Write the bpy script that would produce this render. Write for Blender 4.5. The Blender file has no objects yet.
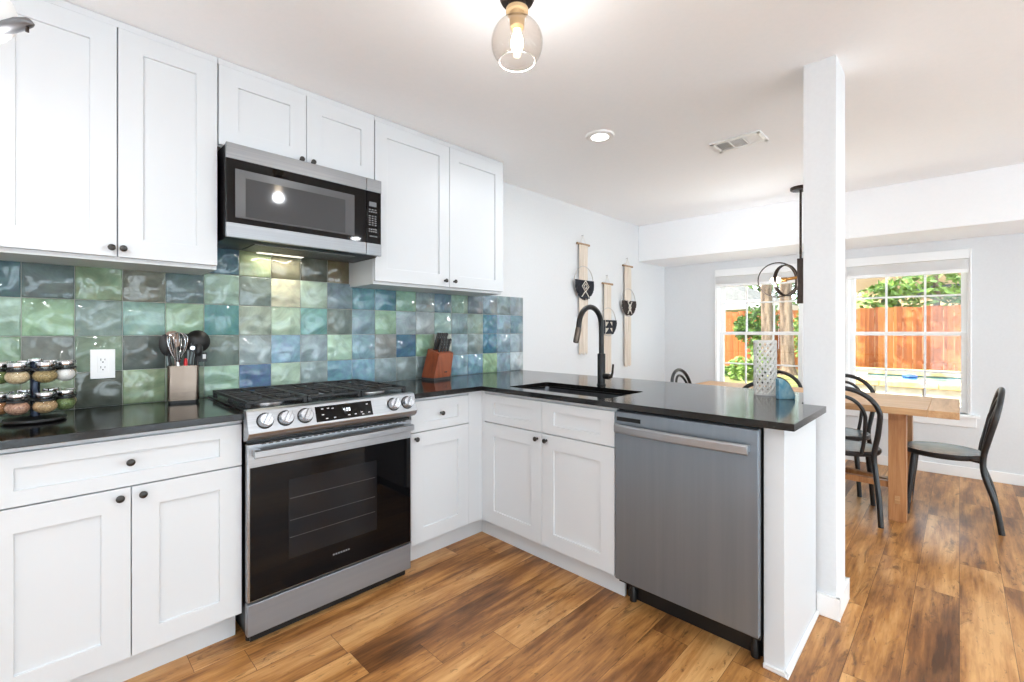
import bpy, bmesh, math, random
from mathutils import Vector, Matrix

random.seed(7)
scene = bpy.context.scene
COL = scene.collection
PI = math.pi

def S(r, g, b):
    """sRGB 0-255 -> linear rgba"""
    def f(c):
        c /= 255.0
        return c / 12.92 if c <= .04045 else ((c + .055) / 1.055) ** 2.4
    return (f(r), f(g), f(b), 1.0)

# ------------------------------------------------------------------ camera
cam = bpy.data.cameras.new('camera')
cam.sensor_width = 36.0
cam.lens = 457.9 / 1024 * 36.0
cam.shift_y = -(341 - 331.43) / 1024
cam.clip_start = .02
cam_o = bpy.data.objects.new('camera', cam)
COL.objects.link(cam_o)
TH = 0.7738
cam_o.location = (-0.5505, -2.5836, 1.2303)
cam_o.rotation_euler = (PI / 2, 0, TH - PI / 2)
scene.camera = cam_o

# ------------------------------------------------------------------ world, sun, exposure
scene.view_settings.view_transform = 'Standard'
scene.view_settings.look = 'None'
scene.view_settings.gamma = 1
scene.view_settings.use_curve_mapping = False
scene.view_settings.exposure = 0.48
w = bpy.data.worlds.new('sky')
scene.world = w
w.use_nodes = True
bg = w.node_tree.nodes['Background']
bg.inputs[0].default_value = (0.80, 0.91, 1.0, 1)
bg.inputs[1].default_value = 3.8
sun = bpy.data.lights.new('sun', 'SUN')
sun.energy = 8.5
sun.angle = .01
sun.color = (1, .95, .88)
sun_o = bpy.data.objects.new('sun', sun)
COL.objects.link(sun_o)
sun_o.rotation_euler = Vector((.52, -.45, -.72)).to_track_quat('-Z', 'Y').to_euler()
cy = scene.cycles
cy.max_bounces = 14
cy.diffuse_bounces = 7
cy.glossy_bounces = 6
cy.transmission_bounces = 8
cy.transparent_max_bounces = 24
cy.caustics_reflective = False
cy.caustics_refractive = False
cy.sample_clamp_indirect = 8
cy.use_denoising = True

CEIL = 2.4146
LAMP = 7.0          # watts of one recessed ceiling lamp

# ------------------------------------------------------------------ materials
MATS = {}
def mat(name, col=(.8, .8, .8, 1), rough=.5, metal=0.0, spec=.5, coat=0.0, emit=None, estr=0.0):
    if name in MATS: return MATS[name]
    m = bpy.data.materials.new(name)
    m.use_nodes = True
    b = m.node_tree.nodes['Principled BSDF']
    b.inputs['Base Color'].default_value = col
    b.inputs['Roughness'].default_value = rough
    b.inputs['Metallic'].default_value = metal
    b.inputs['Specular IOR Level'].default_value = spec
    b.inputs['Coat Weight'].default_value = coat
    b.inputs['Coat Roughness'].default_value = .05
    if emit:
        b.inputs['Emission Color'].default_value = emit
        b.inputs['Emission Strength'].default_value = estr
    MATS[name] = m
    return m
def nt(m): return m.node_tree, m.node_tree.nodes, m.node_tree.links, m.node_tree.nodes['Principled BSDF']
def math_node(N, L, op, a, b=None, c=None):
    n = N.new('ShaderNodeMath'); n.operation = op
    for i, v in enumerate((a, b, c)):
        if v is None: continue
        if isinstance(v, (int, float)): n.inputs[i].default_value = v
        else: L.new(v, n.inputs[i])
    return n.outputs[0]
def noise(N, L, vec, scale, detail=3, rough=.5, dist=0):
    n = N.new('ShaderNodeTexNoise')
    n.inputs['Scale'].default_value = scale; n.inputs['Detail'].default_value = detail
    n.inputs['Roughness'].default_value = rough; n.inputs['Distortion'].default_value = dist
    if vec is not None: L.new(vec, n.inputs['Vector'])
    return n
def mapping(N, L, scale=(1, 1, 1), coord='Object'):
    t = N.new('ShaderNodeTexCoord'); mp = N.new('ShaderNodeMapping')
    mp.inputs['Scale'].default_value = scale
    L.new(t.outputs[coord], mp.inputs[0])
    return mp.outputs[0]
def ramp(N, L, fac, stops):
    r = N.new('ShaderNodeValToRGB')
    e = r.color_ramp.elements
    while len(e) < len(stops): e.new(.5)
    for el, (p, c) in zip(e, stops): el.position = p; el.color = c
    L.new(fac, r.inputs[0])
    return r.outputs[0]
def bump(N, L, bsdf, h, strength=.2, dist=.01):
    b = N.new('ShaderNodeBump'); b.inputs['Strength'].default_value = strength; b.inputs['Distance'].default_value = dist
    L.new(h, b.inputs['Height']); L.new(b.outputs[0], bsdf.inputs['Normal'])

def noisy(name, c1, c2, scale=(8, 8, 8), rough=.5, ns=1.0, detail=4, bstr=0, bdist=.005, metal=0, spec=.5, lo=.35, hi=.65, coat=0):
    m = mat(name, c1, rough, metal, spec, coat)
    T, N, L, B = nt(m)
    n = noise(N, L, mapping(N, L, scale), ns, detail)
    L.new(ramp(N, L, n.outputs[0], [(lo, c1), (hi, c2)]), B.inputs['Base Color'])
    if bstr: bump(N, L, B, n.outputs[0], bstr, bdist)
    return m

M_wall = noisy('wall_paint', S(222, 224, 226), S(224, 226, 228), (60, 60, 60), .75, bstr=.04, bdist=.002)
M_ceil = noisy('ceiling_paint', S(248, 250, 252), S(250, 251, 253), (45, 45, 45), .85, bstr=.12, bdist=.004)
M_trim = mat('trim_paint', S(243, 243, 243), .4)
M_cab = mat('cabinet_paint', S(211, 214, 217), .38, spec=.4)
M_knob = mat('dark_pewter', S(70, 68, 66), .38, .85)
M_black = mat('black_metal', S(28, 28, 29), .35, .3)
M_blackplastic = mat('black_plastic', S(18, 18, 19), .42)
M_iron = noisy('cast_iron', S(34, 34, 35), S(52, 52, 53), (90, 90, 90), .5, bstr=.15, bdist=.001)
M_enamel = mat('black_enamel', S(22, 22, 24), .2)
M_blackglass = mat('black_glass', S(10, 10, 12), .04, spec=.26)
M_chrome = mat('chrome', S(205, 205, 208), .12, 1)
M_white_plastic = mat('white_plastic', S(243, 243, 243), .35)
M_dark = mat('dark_slot', S(15, 15, 15), .8)
M_brass = mat('brass', S(176, 128, 70), .3, .9)
M_bronze = noisy('dark_bronze', S(48, 40, 35), S(62, 52, 46), (30, 30, 30), .4, metal=.7)
M_bulb = mat('glowing_bulb', S(255, 236, 205), .3, emit=(1, .84, .62, 1), estr=14)
M_lamp_lens = mat('lamp_lens', S(255, 255, 255), .4, emit=(1, .97, .92, 1), estr=7)
M_screen = mat('lit_display', S(70, 70, 72), .3, emit=(.75, .8, .85, 1), estr=.12)
M_mark = mat('pale_marking', S(190, 190, 192), .5)
M_glow_digits = mat('clock_digits', S(230, 235, 240), .4, emit=(.9, .95, 1, 1), estr=1.1)
M_red = mat('red_plastic', S(190, 30, 35), .4)

def steel(name, c1, c2, rough, scale):
    m = noisy(name, c1, c2, scale, rough, metal=1.0, lo=.3, hi=.7, bstr=.03, bdist=.0006)
    m.node_tree.nodes['Principled BSDF'].inputs['Anisotropic'].default_value = .55
    return m
M_steel = steel('brushed_steel', S(184, 188, 193), S(196, 200, 205), .26, (2, 2, 260))
M_steel_range = steel('range_steel', S(170, 173, 177), S(182, 185, 189), .34, (2, 2, 260))
M_steel_dark = steel('dishwasher_steel', S(124, 131, 139), S(130, 137, 145), .40, (40, 40, 1))
M_steel_dark.node_tree.nodes['Principled BSDF'].inputs['Metallic'].default_value = .55
M_steel_drawer = steel('drawer_steel', S(144, 150, 158), S(150, 156, 164), .38, (1, 40, 40))
M_steel_drawer.node_tree.nodes['Principled BSDF'].inputs['Metallic'].default_value = .6
M_steel_mw = steel('microwave_steel', S(150, 153, 157), S(162, 165, 169), .33, (2, 2, 260))
M_sink = steel('sink_steel', S(112, 113, 116), S(124, 125, 128), .34, (60, 60, 2))
M_crock = steel('crock_steel', S(112, 99, 89), S(124, 110, 99), .24, (2, 2, 160))

def make_counter():
    m = mat('black_quartz', S(20, 20, 21), .12, spec=.55)
    T, N, L, B = nt(m)
    v = mapping(N, L)
    n = noise(N, L, v, 700, 2)
    n2 = noise(N, L, v, 60, 3)
    a = math_node(N, L, 'MULTIPLY', n.outputs[0], n2.outputs[0])
    L.new(ramp(N, L, a, [(.2, S(18, 17, 17)), (.36, S(31, 30, 29)), (.5, S(82, 78, 75))]), B.inputs['Base Color'])
    return m
M_counter = make_counter()

def make_floor():
    m = mat('vinyl_planks', rough=.36, spec=.45)
    T, N, L, B = nt(m)
    t = N.new('ShaderNodeTexCoord'); s = N.new('ShaderNodeSeparateXYZ'); L.new(t.outputs['Object'], s.inputs[0])
    W, LEN = .152, 1.22
    yv = math_node(N, L, 'DIVIDE', s.outputs[1], W)
    row = math_node(N, L, 'FLOOR', yv)
    wn = N.new('ShaderNodeTexWhiteNoise'); wn.noise_dimensions = '1D'; L.new(row, wn.inputs['W'])
    xo = math_node(N, L, 'ADD', math_node(N, L, 'DIVIDE', s.outputs[0], LEN), math_node(N, L, 'MULTIPLY', wn.outputs[0], 7.3))
    col = math_node(N, L, 'FLOOR', xo)
    cmb = N.new('ShaderNodeCombineXYZ'); L.new(row, cmb.inputs[0]); L.new(col, cmb.inputs[1])
    w2 = N.new('ShaderNodeTexWhiteNoise'); w2.noise_dimensions = '3D'; L.new(cmb.outputs[0], w2.inputs['Vector'])
    # grain coordinates: stretched along x, shifted per plank
    off = N.new('ShaderNodeVectorMath'); off.operation = 'MULTIPLY_ADD'
    L.new(w2.outputs['Color'], off.inputs[0]); off.inputs[1].default_value = (37, 37, 37); L.new(t.outputs['Object'], off.inputs[2])
    def stretched(sx, sy):
        mp = N.new('ShaderNodeMapping'); mp.inputs['Scale'].default_value = (sx, sy, 1); L.new(off.outputs[0], mp.inputs[0]); return mp.outputs[0]
    cloud = noise(N, L, stretched(1.5, 9), 1.0, 5, .62, .25)
    grain = noise(N, L, stretched(5, 95), 1.0, 5, .68)
    streak = noise(N, L, stretched(2.2, 38), 1.0, 4, .65, .3)
    knots = noise(N, L, stretched(3.5, 16), 1.0, 6, .7, 1.2)
    a = math_node(N, L, 'MULTIPLY_ADD', w2.outputs['Value'], .34, math_node(N, L, 'MULTIPLY_ADD', cloud.outputs[0], 1.4, -.38))
    a = math_node(N, L, 'MULTIPLY_ADD', math_node(N, L, 'SUBTRACT', grain.outputs[0], .5), .34, a)
    a = math_node(N, L, 'MULTIPLY_ADD', math_node(N, L, 'SUBTRACT', streak.outputs[0], .5), .48, a)
    base = ramp(N, L, a, [(.12, S(80, 50, 27)), (.34, S(132, 86, 47)), (.55, S(182, 128, 72)), (.78, S(214, 164, 106))])
    dk = ramp(N, L, knots.outputs[0], [(.57, (0, 0, 0, 1)), (.68, (1, 1, 1, 1))])
    mx = N.new('ShaderNodeMix'); mx.data_type = 'RGBA'; L.new(math_node(N, L, 'MULTIPLY', dk, .68), mx.inputs[0])
    L.new(base, mx.inputs[6]); mx.inputs[7].default_value = S(74, 48, 30)
    fleck = noise(N, L, stretched(16, 48), 1.0, 6, .72, .6)
    fk = ramp(N, L, fleck.outputs[0], [(.60, (0, 0, 0, 1)), (.66, (1, 1, 1, 1))])
    mx0 = N.new('ShaderNodeMix'); mx0.data_type = 'RGBA'; L.new(math_node(N, L, 'MULTIPLY', fk, .55), mx0.inputs[0])
    L.new(mx.outputs[2], mx0.inputs[6]); mx0.inputs[7].default_value = S(62, 40, 26)
    mx = mx0
    # seams
    def seam(v, wdt):
        f = math_node(N, L, 'FRACT', v)
        d = math_node(N, L, 'MINIMUM', f, math_node(N, L, 'SUBTRACT', 1.0, f))
        return math_node(N, L, 'LESS_THAN', d, wdt)
    sm = math_node(N, L, 'MAXIMUM', seam(yv, .006), seam(xo, .0008))
    mx2 = N.new('ShaderNodeMix'); mx2.data_type = 'RGBA'; L.new(math_node(N, L, 'MULTIPLY', sm, .75), mx2.inputs[0])
    L.new(mx.outputs[2], mx2.inputs[6]); mx2.inputs[7].default_value = S(60, 38, 24)
    L.new(mx2.outputs[2], B.inputs['Base Color'])
    L.new(math_node(N, L, 'MULTIPLY_ADD', grain.outputs[0], .15, .27), B.inputs['Roughness'])
    bump(N, L, B, math_node(N, L, 'SUBTRACT', grain.outputs[0], sm), .06, .001)
    return m
M_floor = make_floor()

def make_tile():
    m = mat('glazed_tile', rough=.06, spec=.6)
    T, N, L, B = nt(m)
    at = N.new('ShaderNodeAttribute'); at.attribute_name = 'tile_color'
    t = N.new('ShaderNodeTexCoord')
    off = N.new('ShaderNodeVectorMath'); off.operation = 'MULTIPLY_ADD'
    L.new(at.outputs['Color'], off.inputs[0]); off.inputs[1].default_value = (91, 57, 73); L.new(t.outputs['Object'], off.inputs[2])
    n = noise(N, L, off.outputs[0], 9, 5, .6, 1.2)
    n2 = noise(N, L, off.outputs[0], 26, 4, .65, .5)
    hs = N.new('ShaderNodeHueSaturation')
    L.new(at.outputs['Color'], hs.inputs['Color'])
    L.new(math_node(N, L, 'MULTIPLY_ADD', n.outputs[0], 1.7, .26), hs.inputs['Value'])
    L.new(math_node(N, L, 'MULTIPLY_ADD', n2.outputs[0], .16, .42), hs.inputs['Hue'])
    hs.inputs['Saturation'].default_value = .84
    L.new(hs.outputs[0], B.inputs['Base Color'])
    nb = noise(N, L, off.outputs[0], 15, 0, .4, .0)
    bump(N, L, B, nb.outputs[0], 1.0, .018)
    return m
M_tile = make_tile()
M_grout = mat('grout', S(158, 160, 154), .8)

def make_glass(name, tint=(1, 1, 1, 1), gl=.06):
    m = bpy.data.materials.new(name); m.use_nodes = True
    N, L = m.node_tree.nodes, m.node_tree.links
    N.remove(N['Principled BSDF'])
    tr = N.new('ShaderNodeBsdfTransparent'); tr.inputs[0].default_value = tint
    g = N.new('ShaderNodeBsdfGlossy'); g.inputs['Roughness'].default_value = .02
    lw = N.new('ShaderNodeLayerWeight'); lw.inputs[0].default_value = .5
    f5 = math_node(N, L, 'POWER', lw.outputs['Facing'], 4.0)
    fr = math_node(N, L, 'MULTIPLY_ADD', f5, .75, .035)
    mx = N.new('ShaderNodeMixShader')
    L.new(fr, mx.inputs[0]); L.new(tr.outputs[0], mx.inputs[1]); L.new(g.outputs[0], mx.inputs[2])
    L.new(mx.outputs[0], N['Material Output'].inputs[0])
    return m
M_pane = make_glass('window_glass', (.97, .985, .98, 1))
M_globe = make_glass('smoked_globe_glass', (.955, .935, .915, 1))
M_jar = make_glass('jar_glass', (.93, .94, .94, 1))

M_wood_table = None
def make_wood(name, c1, c2, c3, axis='y', rough=.45):
    m = mat(name, rough=rough)
    T, N, L, B = nt(m)
    sc = {'x': (2.5, 34, 34), 'y': (34, 2.5, 34), 'z': (34, 34, 2.5)}[axis]
    n = noise(N, L, mapping(N, L, sc), 1.0, 4, .6, .5)
    L.new(ramp(N, L, n.outputs[0], [(.3, c1), (.5, c2), (.7, c3)]), B.inputs['Base Color'])
    bump(N, L, B, n.outputs[0], .05, .001)
    return m
M_table = make_wood('table_oak', S(172, 128, 86), S(192, 148, 104), S(206, 166, 122), 'y')
M_table_leg = make_wood('table_oak_upright', S(150, 98, 58), S(176, 122, 78), S(194, 142, 96), 'z')
M_block = make_wood('knife_block_wood', S(116, 54, 28), S(136, 66, 36), S(150, 78, 44), 'z', .35)
M_chair = mat('bentwood_black', S(34, 34, 36), .32)
M_seat = noisy('seat_sheen', S(108, 121, 128), S(120, 132, 139), (20, 20, 20), .22)  # black seats coloured blue-grey to imitate the windows' reflection
M_cord = noisy('cotton_cord', S(214, 200, 184), S(236, 226, 214), (160, 160, 3), .9, bstr=.5, bdist=.004)
M_dowel = mat('driftwood', S(172, 142, 112), .7)
M_navy = noisy('black_yarn', S(26, 28, 36), S(46, 48, 56), (120, 120, 30), .85, bstr=.5, bdist=.003)
M_brown = noisy('dark_brown_yarn', S(42, 34, 32), S(64, 54, 50), (120, 120, 30), .85, bstr=.5, bdist=.003)
M_cream = mat('cream_yarn', S(226, 218, 206), .9)
M_vase = mat('white_ceramic', S(232, 230, 226), .3)
M_taupe = mat('taupe_silicone', S(150, 126, 112), .5)
def make_blue():
    m = mat('blue_glass', S(86, 160, 196), .12, spec=.5)
    T, N, L, B = nt(m)
    n = noise(N, L, mapping(N, L, (14, 14, 14)), 1, 4, .6, 1.0)
    L.new(ramp(N, L, n.outputs[0], [(.35, S(104, 170, 202)), (.6, S(176, 216, 230))]), B.inputs['Base Color'])
    B.inputs['Transmission Weight'].default_value = .45
    return m
M_blue = make_blue()

# ------------------------------------------------------------------ mesh helper
class MB:
    def __init__(s): s.v = []; s.f = []; s.mi = []
    def add(s, vs, fs, mi=0):
        o = len(s.v); s.v += [Vector(p) for p in vs]
        s.f += [[i + o for i in f] for f in fs]; s.mi += [mi] * len(fs)
        return s
    def box(s, x0, x1, y0, y1, z0, z1, mi=0):
        if x0 > x1: x0, x1 = x1, x0
        if y0 > y1: y0, y1 = y1, y0
        if z0 > z1: z0, z1 = z1, z0
        vs = [(x, y, z) for z in (z0, z1) for (x, y) in ((x0, y0), (x1, y0), (x1, y1), (x0, y1))]
        return s.add(vs, [(3, 2, 1, 0), (4, 5, 6, 7), (0, 1, 5, 4), (1, 2, 6, 5), (2, 3, 7, 6), (3, 0, 4, 7)], mi)
    def prism(s, poly, f0, f1, mi=0):
        """poly: 2-D points; f0/f1 map a 2-D point to 3-D on the two caps"""
        n = len(poly)
        vs = [f0(*p) for p in poly] + [f1(*p) for p in poly]
        fs = [list(range(n))[::-1], list(range(n, 2 * n))] + [(i, (i + 1) % n, n + (i + 1) % n, n + i) for i in range(n)]
        return s.add(vs, fs, mi)
    def zprism(s, poly, z0, z1, mi=0): return s.prism(poly, lambda x, y: (x, y, z0), lambda x, y: (x, y, z1), mi)
    def tube(s, pts, r, n=10, closed=False, cap=True, mi=0, squash=None):
        pts = [Vector(p) for p in pts]; k = len(pts)
        rs = r if isinstance(r, (list, tuple)) else [r] * k
        rings = []; prev = None
        for i, p in enumerate(pts):
            a = pts[i - 1] if (i or closed) else p
            b = pts[(i + 1) % k] if (i < k - 1 or closed) else p
            d = (b - a).normalized()
            if prev is None:
                u = d.cross(Vector((0, 0, 1)))
                if u.length < 1e-3: u = d.cross(Vector((0, 1, 0)))
            else: u = prev - d * prev.dot(d)
            u.normalize(); prev = u; v = d.cross(u)
            sq = squash or 1
            rings.append([p + (u * math.cos(t) * rs[i] + v * math.sin(t) * rs[i] * sq) for t in (2 * PI * j / n for j in range(n))])
        vs = [q for ring in rings for q in ring]; fs = []
        for i in range(k if closed else k - 1):
            i2 = (i + 1) % k
            for j in range(n):
                fs.append((i * n + j, i * n + (j + 1) % n, i2 * n + (j + 1) % n, i2 * n + j))
        if cap and not closed:
            fs.append(list(range(n))[::-1]); fs.append(list(range((k - 1) * n, k * n)))
        return s.add(vs, fs, mi)
    def cyl(s, p0, p1, r0, r1=None, n=20, mi=0): return s.tube([p0, p1], [r0, r0 if r1 is None else r1], n, mi=mi)
    def lathe(s, prof, c=(0, 0, 0), n=28, closed_prof=False, mi=0, axis=None):
        """prof (r, z) pairs around an axis through c"""
        c = Vector(c); R = Vector((0, 0, 1)).rotation_difference(Vector(axis)).to_matrix() if axis else None
        vs = []; k = len(prof)
        for (r, z) in prof:
            for j in range(n):
                t = 2 * PI * j / n
                p = Vector((r * math.cos(t), r * math.sin(t), z))
                vs.append(c + (R @ p if R else p))
        fs = []
        for i in range(k if closed_prof else k - 1):
            i2 = (i + 1) % k
            for j in range(n): fs.append((i * n + j, i * n + (j + 1) % n, i2 * n + (j + 1) % n, i2 * n + j))
        if not closed_prof:
            if prof[0][0] > 1e-6: fs.append(list(range(n))[::-1])
            if prof[-1][0] > 1e-6: fs.append(list(range((k - 1) * n, k * n)))
        return s.add(vs, fs, mi)
    def ball(s, c, rx, ry=None, rz=None, n=20, m=12, rot=None, mi=0):
        ry = rx if ry is None else ry; rz = rx if rz is None else rz
        c = Vector(c); vs = []; fs = []
        for i in range(m + 1):
            ph = PI * i / m
            for j in range(n):
                t = 2 * PI * j / n
                p = Vector((rx * math.sin(ph) * math.cos(t), ry * math.sin(ph) * math.sin(t), -rz * math.cos(ph)))
                vs.append(c + (rot @ p if rot else p))
        for i in range(m):
            for j in range(n): fs.append((i * n + j, i * n + (j + 1) % n, (i + 1) * n + (j + 1) % n, (i + 1) * n + j))
        return s.add(vs, fs, mi)
    def xform(s, M):
        s.v = [M @ p for p in s.v]; return s
    def build(s, name, m, parent=None, bevel=0, seg=2, smooth=True, local=False):
        off = Vector((0, 0, 0))
        if parent is not None and not local:
            p = parent
            while p is not None: off += p.location; p = p.parent
        me = bpy.data.meshes.new(name)
        me.from_pydata([tuple(p - off) for p in s.v], [], s.f)
        for mm in (m if isinstance(m, (list, tuple)) else [m]): me.materials.append(mm)
        for p, i in zip(me.polygons, s.mi): p.material_index = i
        bm = bmesh.new(); bm.from_mesh(me)
        bmesh.ops.remove_doubles(bm, verts=bm.verts, dist=1e-6)
        bmesh.ops.recalc_face_normals(bm, faces=bm.faces)
        bm.to_mesh(me); bm.free()
        if smooth:
            for p in me.polygons: p.use_smooth = True
            me.set_sharp_from_angle(angle=math.radians(38))
        o = bpy.data.objects.new(name, me); COL.objects.link(o)
        if parent is not None: o.parent = parent
        if bevel:
            b = o.modifiers.new('bevel', 'BEVEL'); b.width = bevel; b.segments = seg; b.limit_method = 'ANGLE'; b.angle_limit = math.radians(40)
            b.harden_normals = False
        return o

def tag(o, label, cat, group=None, kind=None):
    o['label'] = label; o['category'] = cat
    if group: o['group'] = group
    if kind: o['kind'] = kind
    return o
def empty(name, loc, label, cat, group=None, rz=0):
    o = bpy.data.objects.new(name, None); COL.objects.link(o)
    o.empty_display_size = .05
    o.location = loc; o.rotation_euler = (0, 0, rz)
    return tag(o, label, cat, group)
def struct(mb, name, m, **k):
    o = mb.build(name, m, **k); o['kind'] = 'structure'; return o
def copy_tree(o, parent=None):
    c = o.copy(); COL.objects.link(c); c.parent = parent
    for ch in list(o.children): copy_tree(ch, c)
    return c
def lab(o, text): o['label'] = text; return o
def arc(cx, cy_, r, a0, a1, n): return [(cx + r * math.cos(a0 + (a1 - a0) * i / n), cy_ + r * math.sin(a0 + (a1 - a0) * i / n)) for i in range(n + 1)]
def rrect(x0, x1, y0, y1, r, n=5):
    return (arc(x1 - r, y1 - r, r, 0, PI / 2, n) + arc(x0 + r, y1 - r, r, PI / 2, PI, n)
            + arc(x0 + r, y0 + r, r, PI, 1.5 * PI, n) + arc(x1 - r, y0 + r, r, 1.5 * PI, 2 * PI, n))

# ================================================================== THE ROOM
XL, YR = -2.6, -5.3
SK = .045                                # the dining wall runs a little out of square
def bx(y, off=0): return 4.77 - SK * y + off
struct(MB().zprism([(XL, 0), (XL, YR), (bx(YR), YR), (bx(0), 0)], -.12, 0), 'floor', M_floor)
struct(MB().zprism([(XL - .15, .15), (XL - .15, YR - .15), (bx(YR) + .2, YR - .15), (bx(0) + .2, .15)], CEIL, CEIL + .15), 'ceiling', M_ceil)
struct(MB().box(XL - .15, bx(0) + .16, 0, .15, 0, CEIL), 'wall_left', M_wall)
RY0, RY1 = -4.9, -2.75  # glazed opening out of view, added to let in more daylight
struct(MB().box(XL - .15, XL, YR - .15, RY0, 0, CEIL).box(XL - .15, XL, RY1, 0, 0, CEIL).box(XL - .15, XL, RY0, RY1, 2.05, CEIL), 'wall_rear', M_wall)
f = MB()
for q in (RY0, (RY0 + RY1) / 2 - .04, RY1 - .08): f.box(XL - .11, XL - .04, q, q + .08, 0, 2.05)
f.box(XL - .11, XL - .04, RY0, RY1, 1.97, 2.05).box(XL - .11, XL - .04, RY0, RY1, 0, .08)
d = f.build('added_door_4', M_trim); d['kind'] = 'structure'
MB().box(XL - .08, XL - .074, RY0 + .05, RY1 - .05, .05, 2.0).build('pane', M_pane, d)
pl = bpy.data.lights.new('daylight_portal', 'AREA'); pl.shape = 'RECTANGLE'; pl.size = RY1 - RY0; pl.size_y = 2.05
po = bpy.data.objects.new('daylight_portal', pl); COL.objects.link(po)
po.location = (XL - .13, (RY0 + RY1) / 2, 1.03); po.rotation_euler = (PI / 2, 0, -PI / 2)
pl.cycles.is_portal = True
# wall behind and right of the camera with three wide glazed openings, added unseen to brighten the room
wr = MB()
OPEN = [(-2.45, -.25), (-.10, 2.25), (2.40, 4.75)]
ox = XL - .15
for a, b in OPEN:
    wr.box(ox, a, YR - .15, YR, 0, CEIL); wr.box(a, b, YR - .15, YR, 2.05, CEIL); ox = b
wr.box(ox, bx(YR) + .16, YR - .15, YR, 0, CEIL)
struct(wr, 'wall_right', M_wall)
for i, (a, b) in enumerate(OPEN):
    f = MB()
    for x in (a, (a + b) / 2 - .04, b - .08): f.box(x, x + .08, YR - .11, YR - .04, 0, 2.05)
    f.box(a, b, YR - .11, YR - .04, 1.97, 2.05); f.box(a, b, YR - .11, YR - .04, 0, .08)
    d = f.build('added_door_%d' % (i + 1), M_trim); d['kind'] = 'structure'
    g = MB().box(a + .05, b - .05, YR - .08, YR - .074, .05, 2.0).build('pane', M_pane, d)
    # daylight portal in the opening
    pl = bpy.data.lights.new('daylight_portal', 'AREA'); pl.shape = 'RECTANGLE'; pl.size = b - a; pl.size_y = 2.05
    po = bpy.data.objects.new('daylight_portal', pl); COL.objects.link(po)
    po.location = ((a + b) / 2, YR - .13, 1.03); po.rotation_euler = (PI / 2, 0, PI)
    pl.cycles.is_portal = True

# back wall with two window openings (run along -y, slightly skewed)
WIN = [(-.605, -1.44), (-1.81, -2.645)]
WZ0, WZ1 = .53, 1.88
def seg(mb, ya, yb, z0, z1, o0, o1, mi=0):
    """block of the dining wall from y=ya to yb, offsets o0..o1 along the wall's depth"""
    return mb.zprism([(bx(ya, o0), ya), (bx(yb, o0), yb), (bx(yb, o1), yb), (bx(ya, o1), ya)], z0, z1, mi)
wb = MB(); y = 0
for a, b in WIN:
    seg(wb, y, a, 0, CEIL, 0, .16); seg(wb, a, b, 0, WZ0, 0, .16); seg(wb, a, b, WZ1, CEIL, 0, .16); y = b
seg(wb, y, YR - .15, 0, CEIL, 0, .16)
struct(wb, 'wall_back', M_wall)
# dropped soffit above the windows
SF = -.64
struct(seg(MB(), 0, YR, 2.0147, CEIL, SF, 0), 'trim_1', M_ceil, bevel=.006)
# baseboards
struct(seg(MB(), 0, YR, 0, .088, -.014, 0), 'baseboard_back', M_trim, bevel=.003)
struct(MB().box(1.9, bx(0) - .01, -.014, 0, 0, .088), 'baseboard_left', M_trim, bevel=.003)
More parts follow.
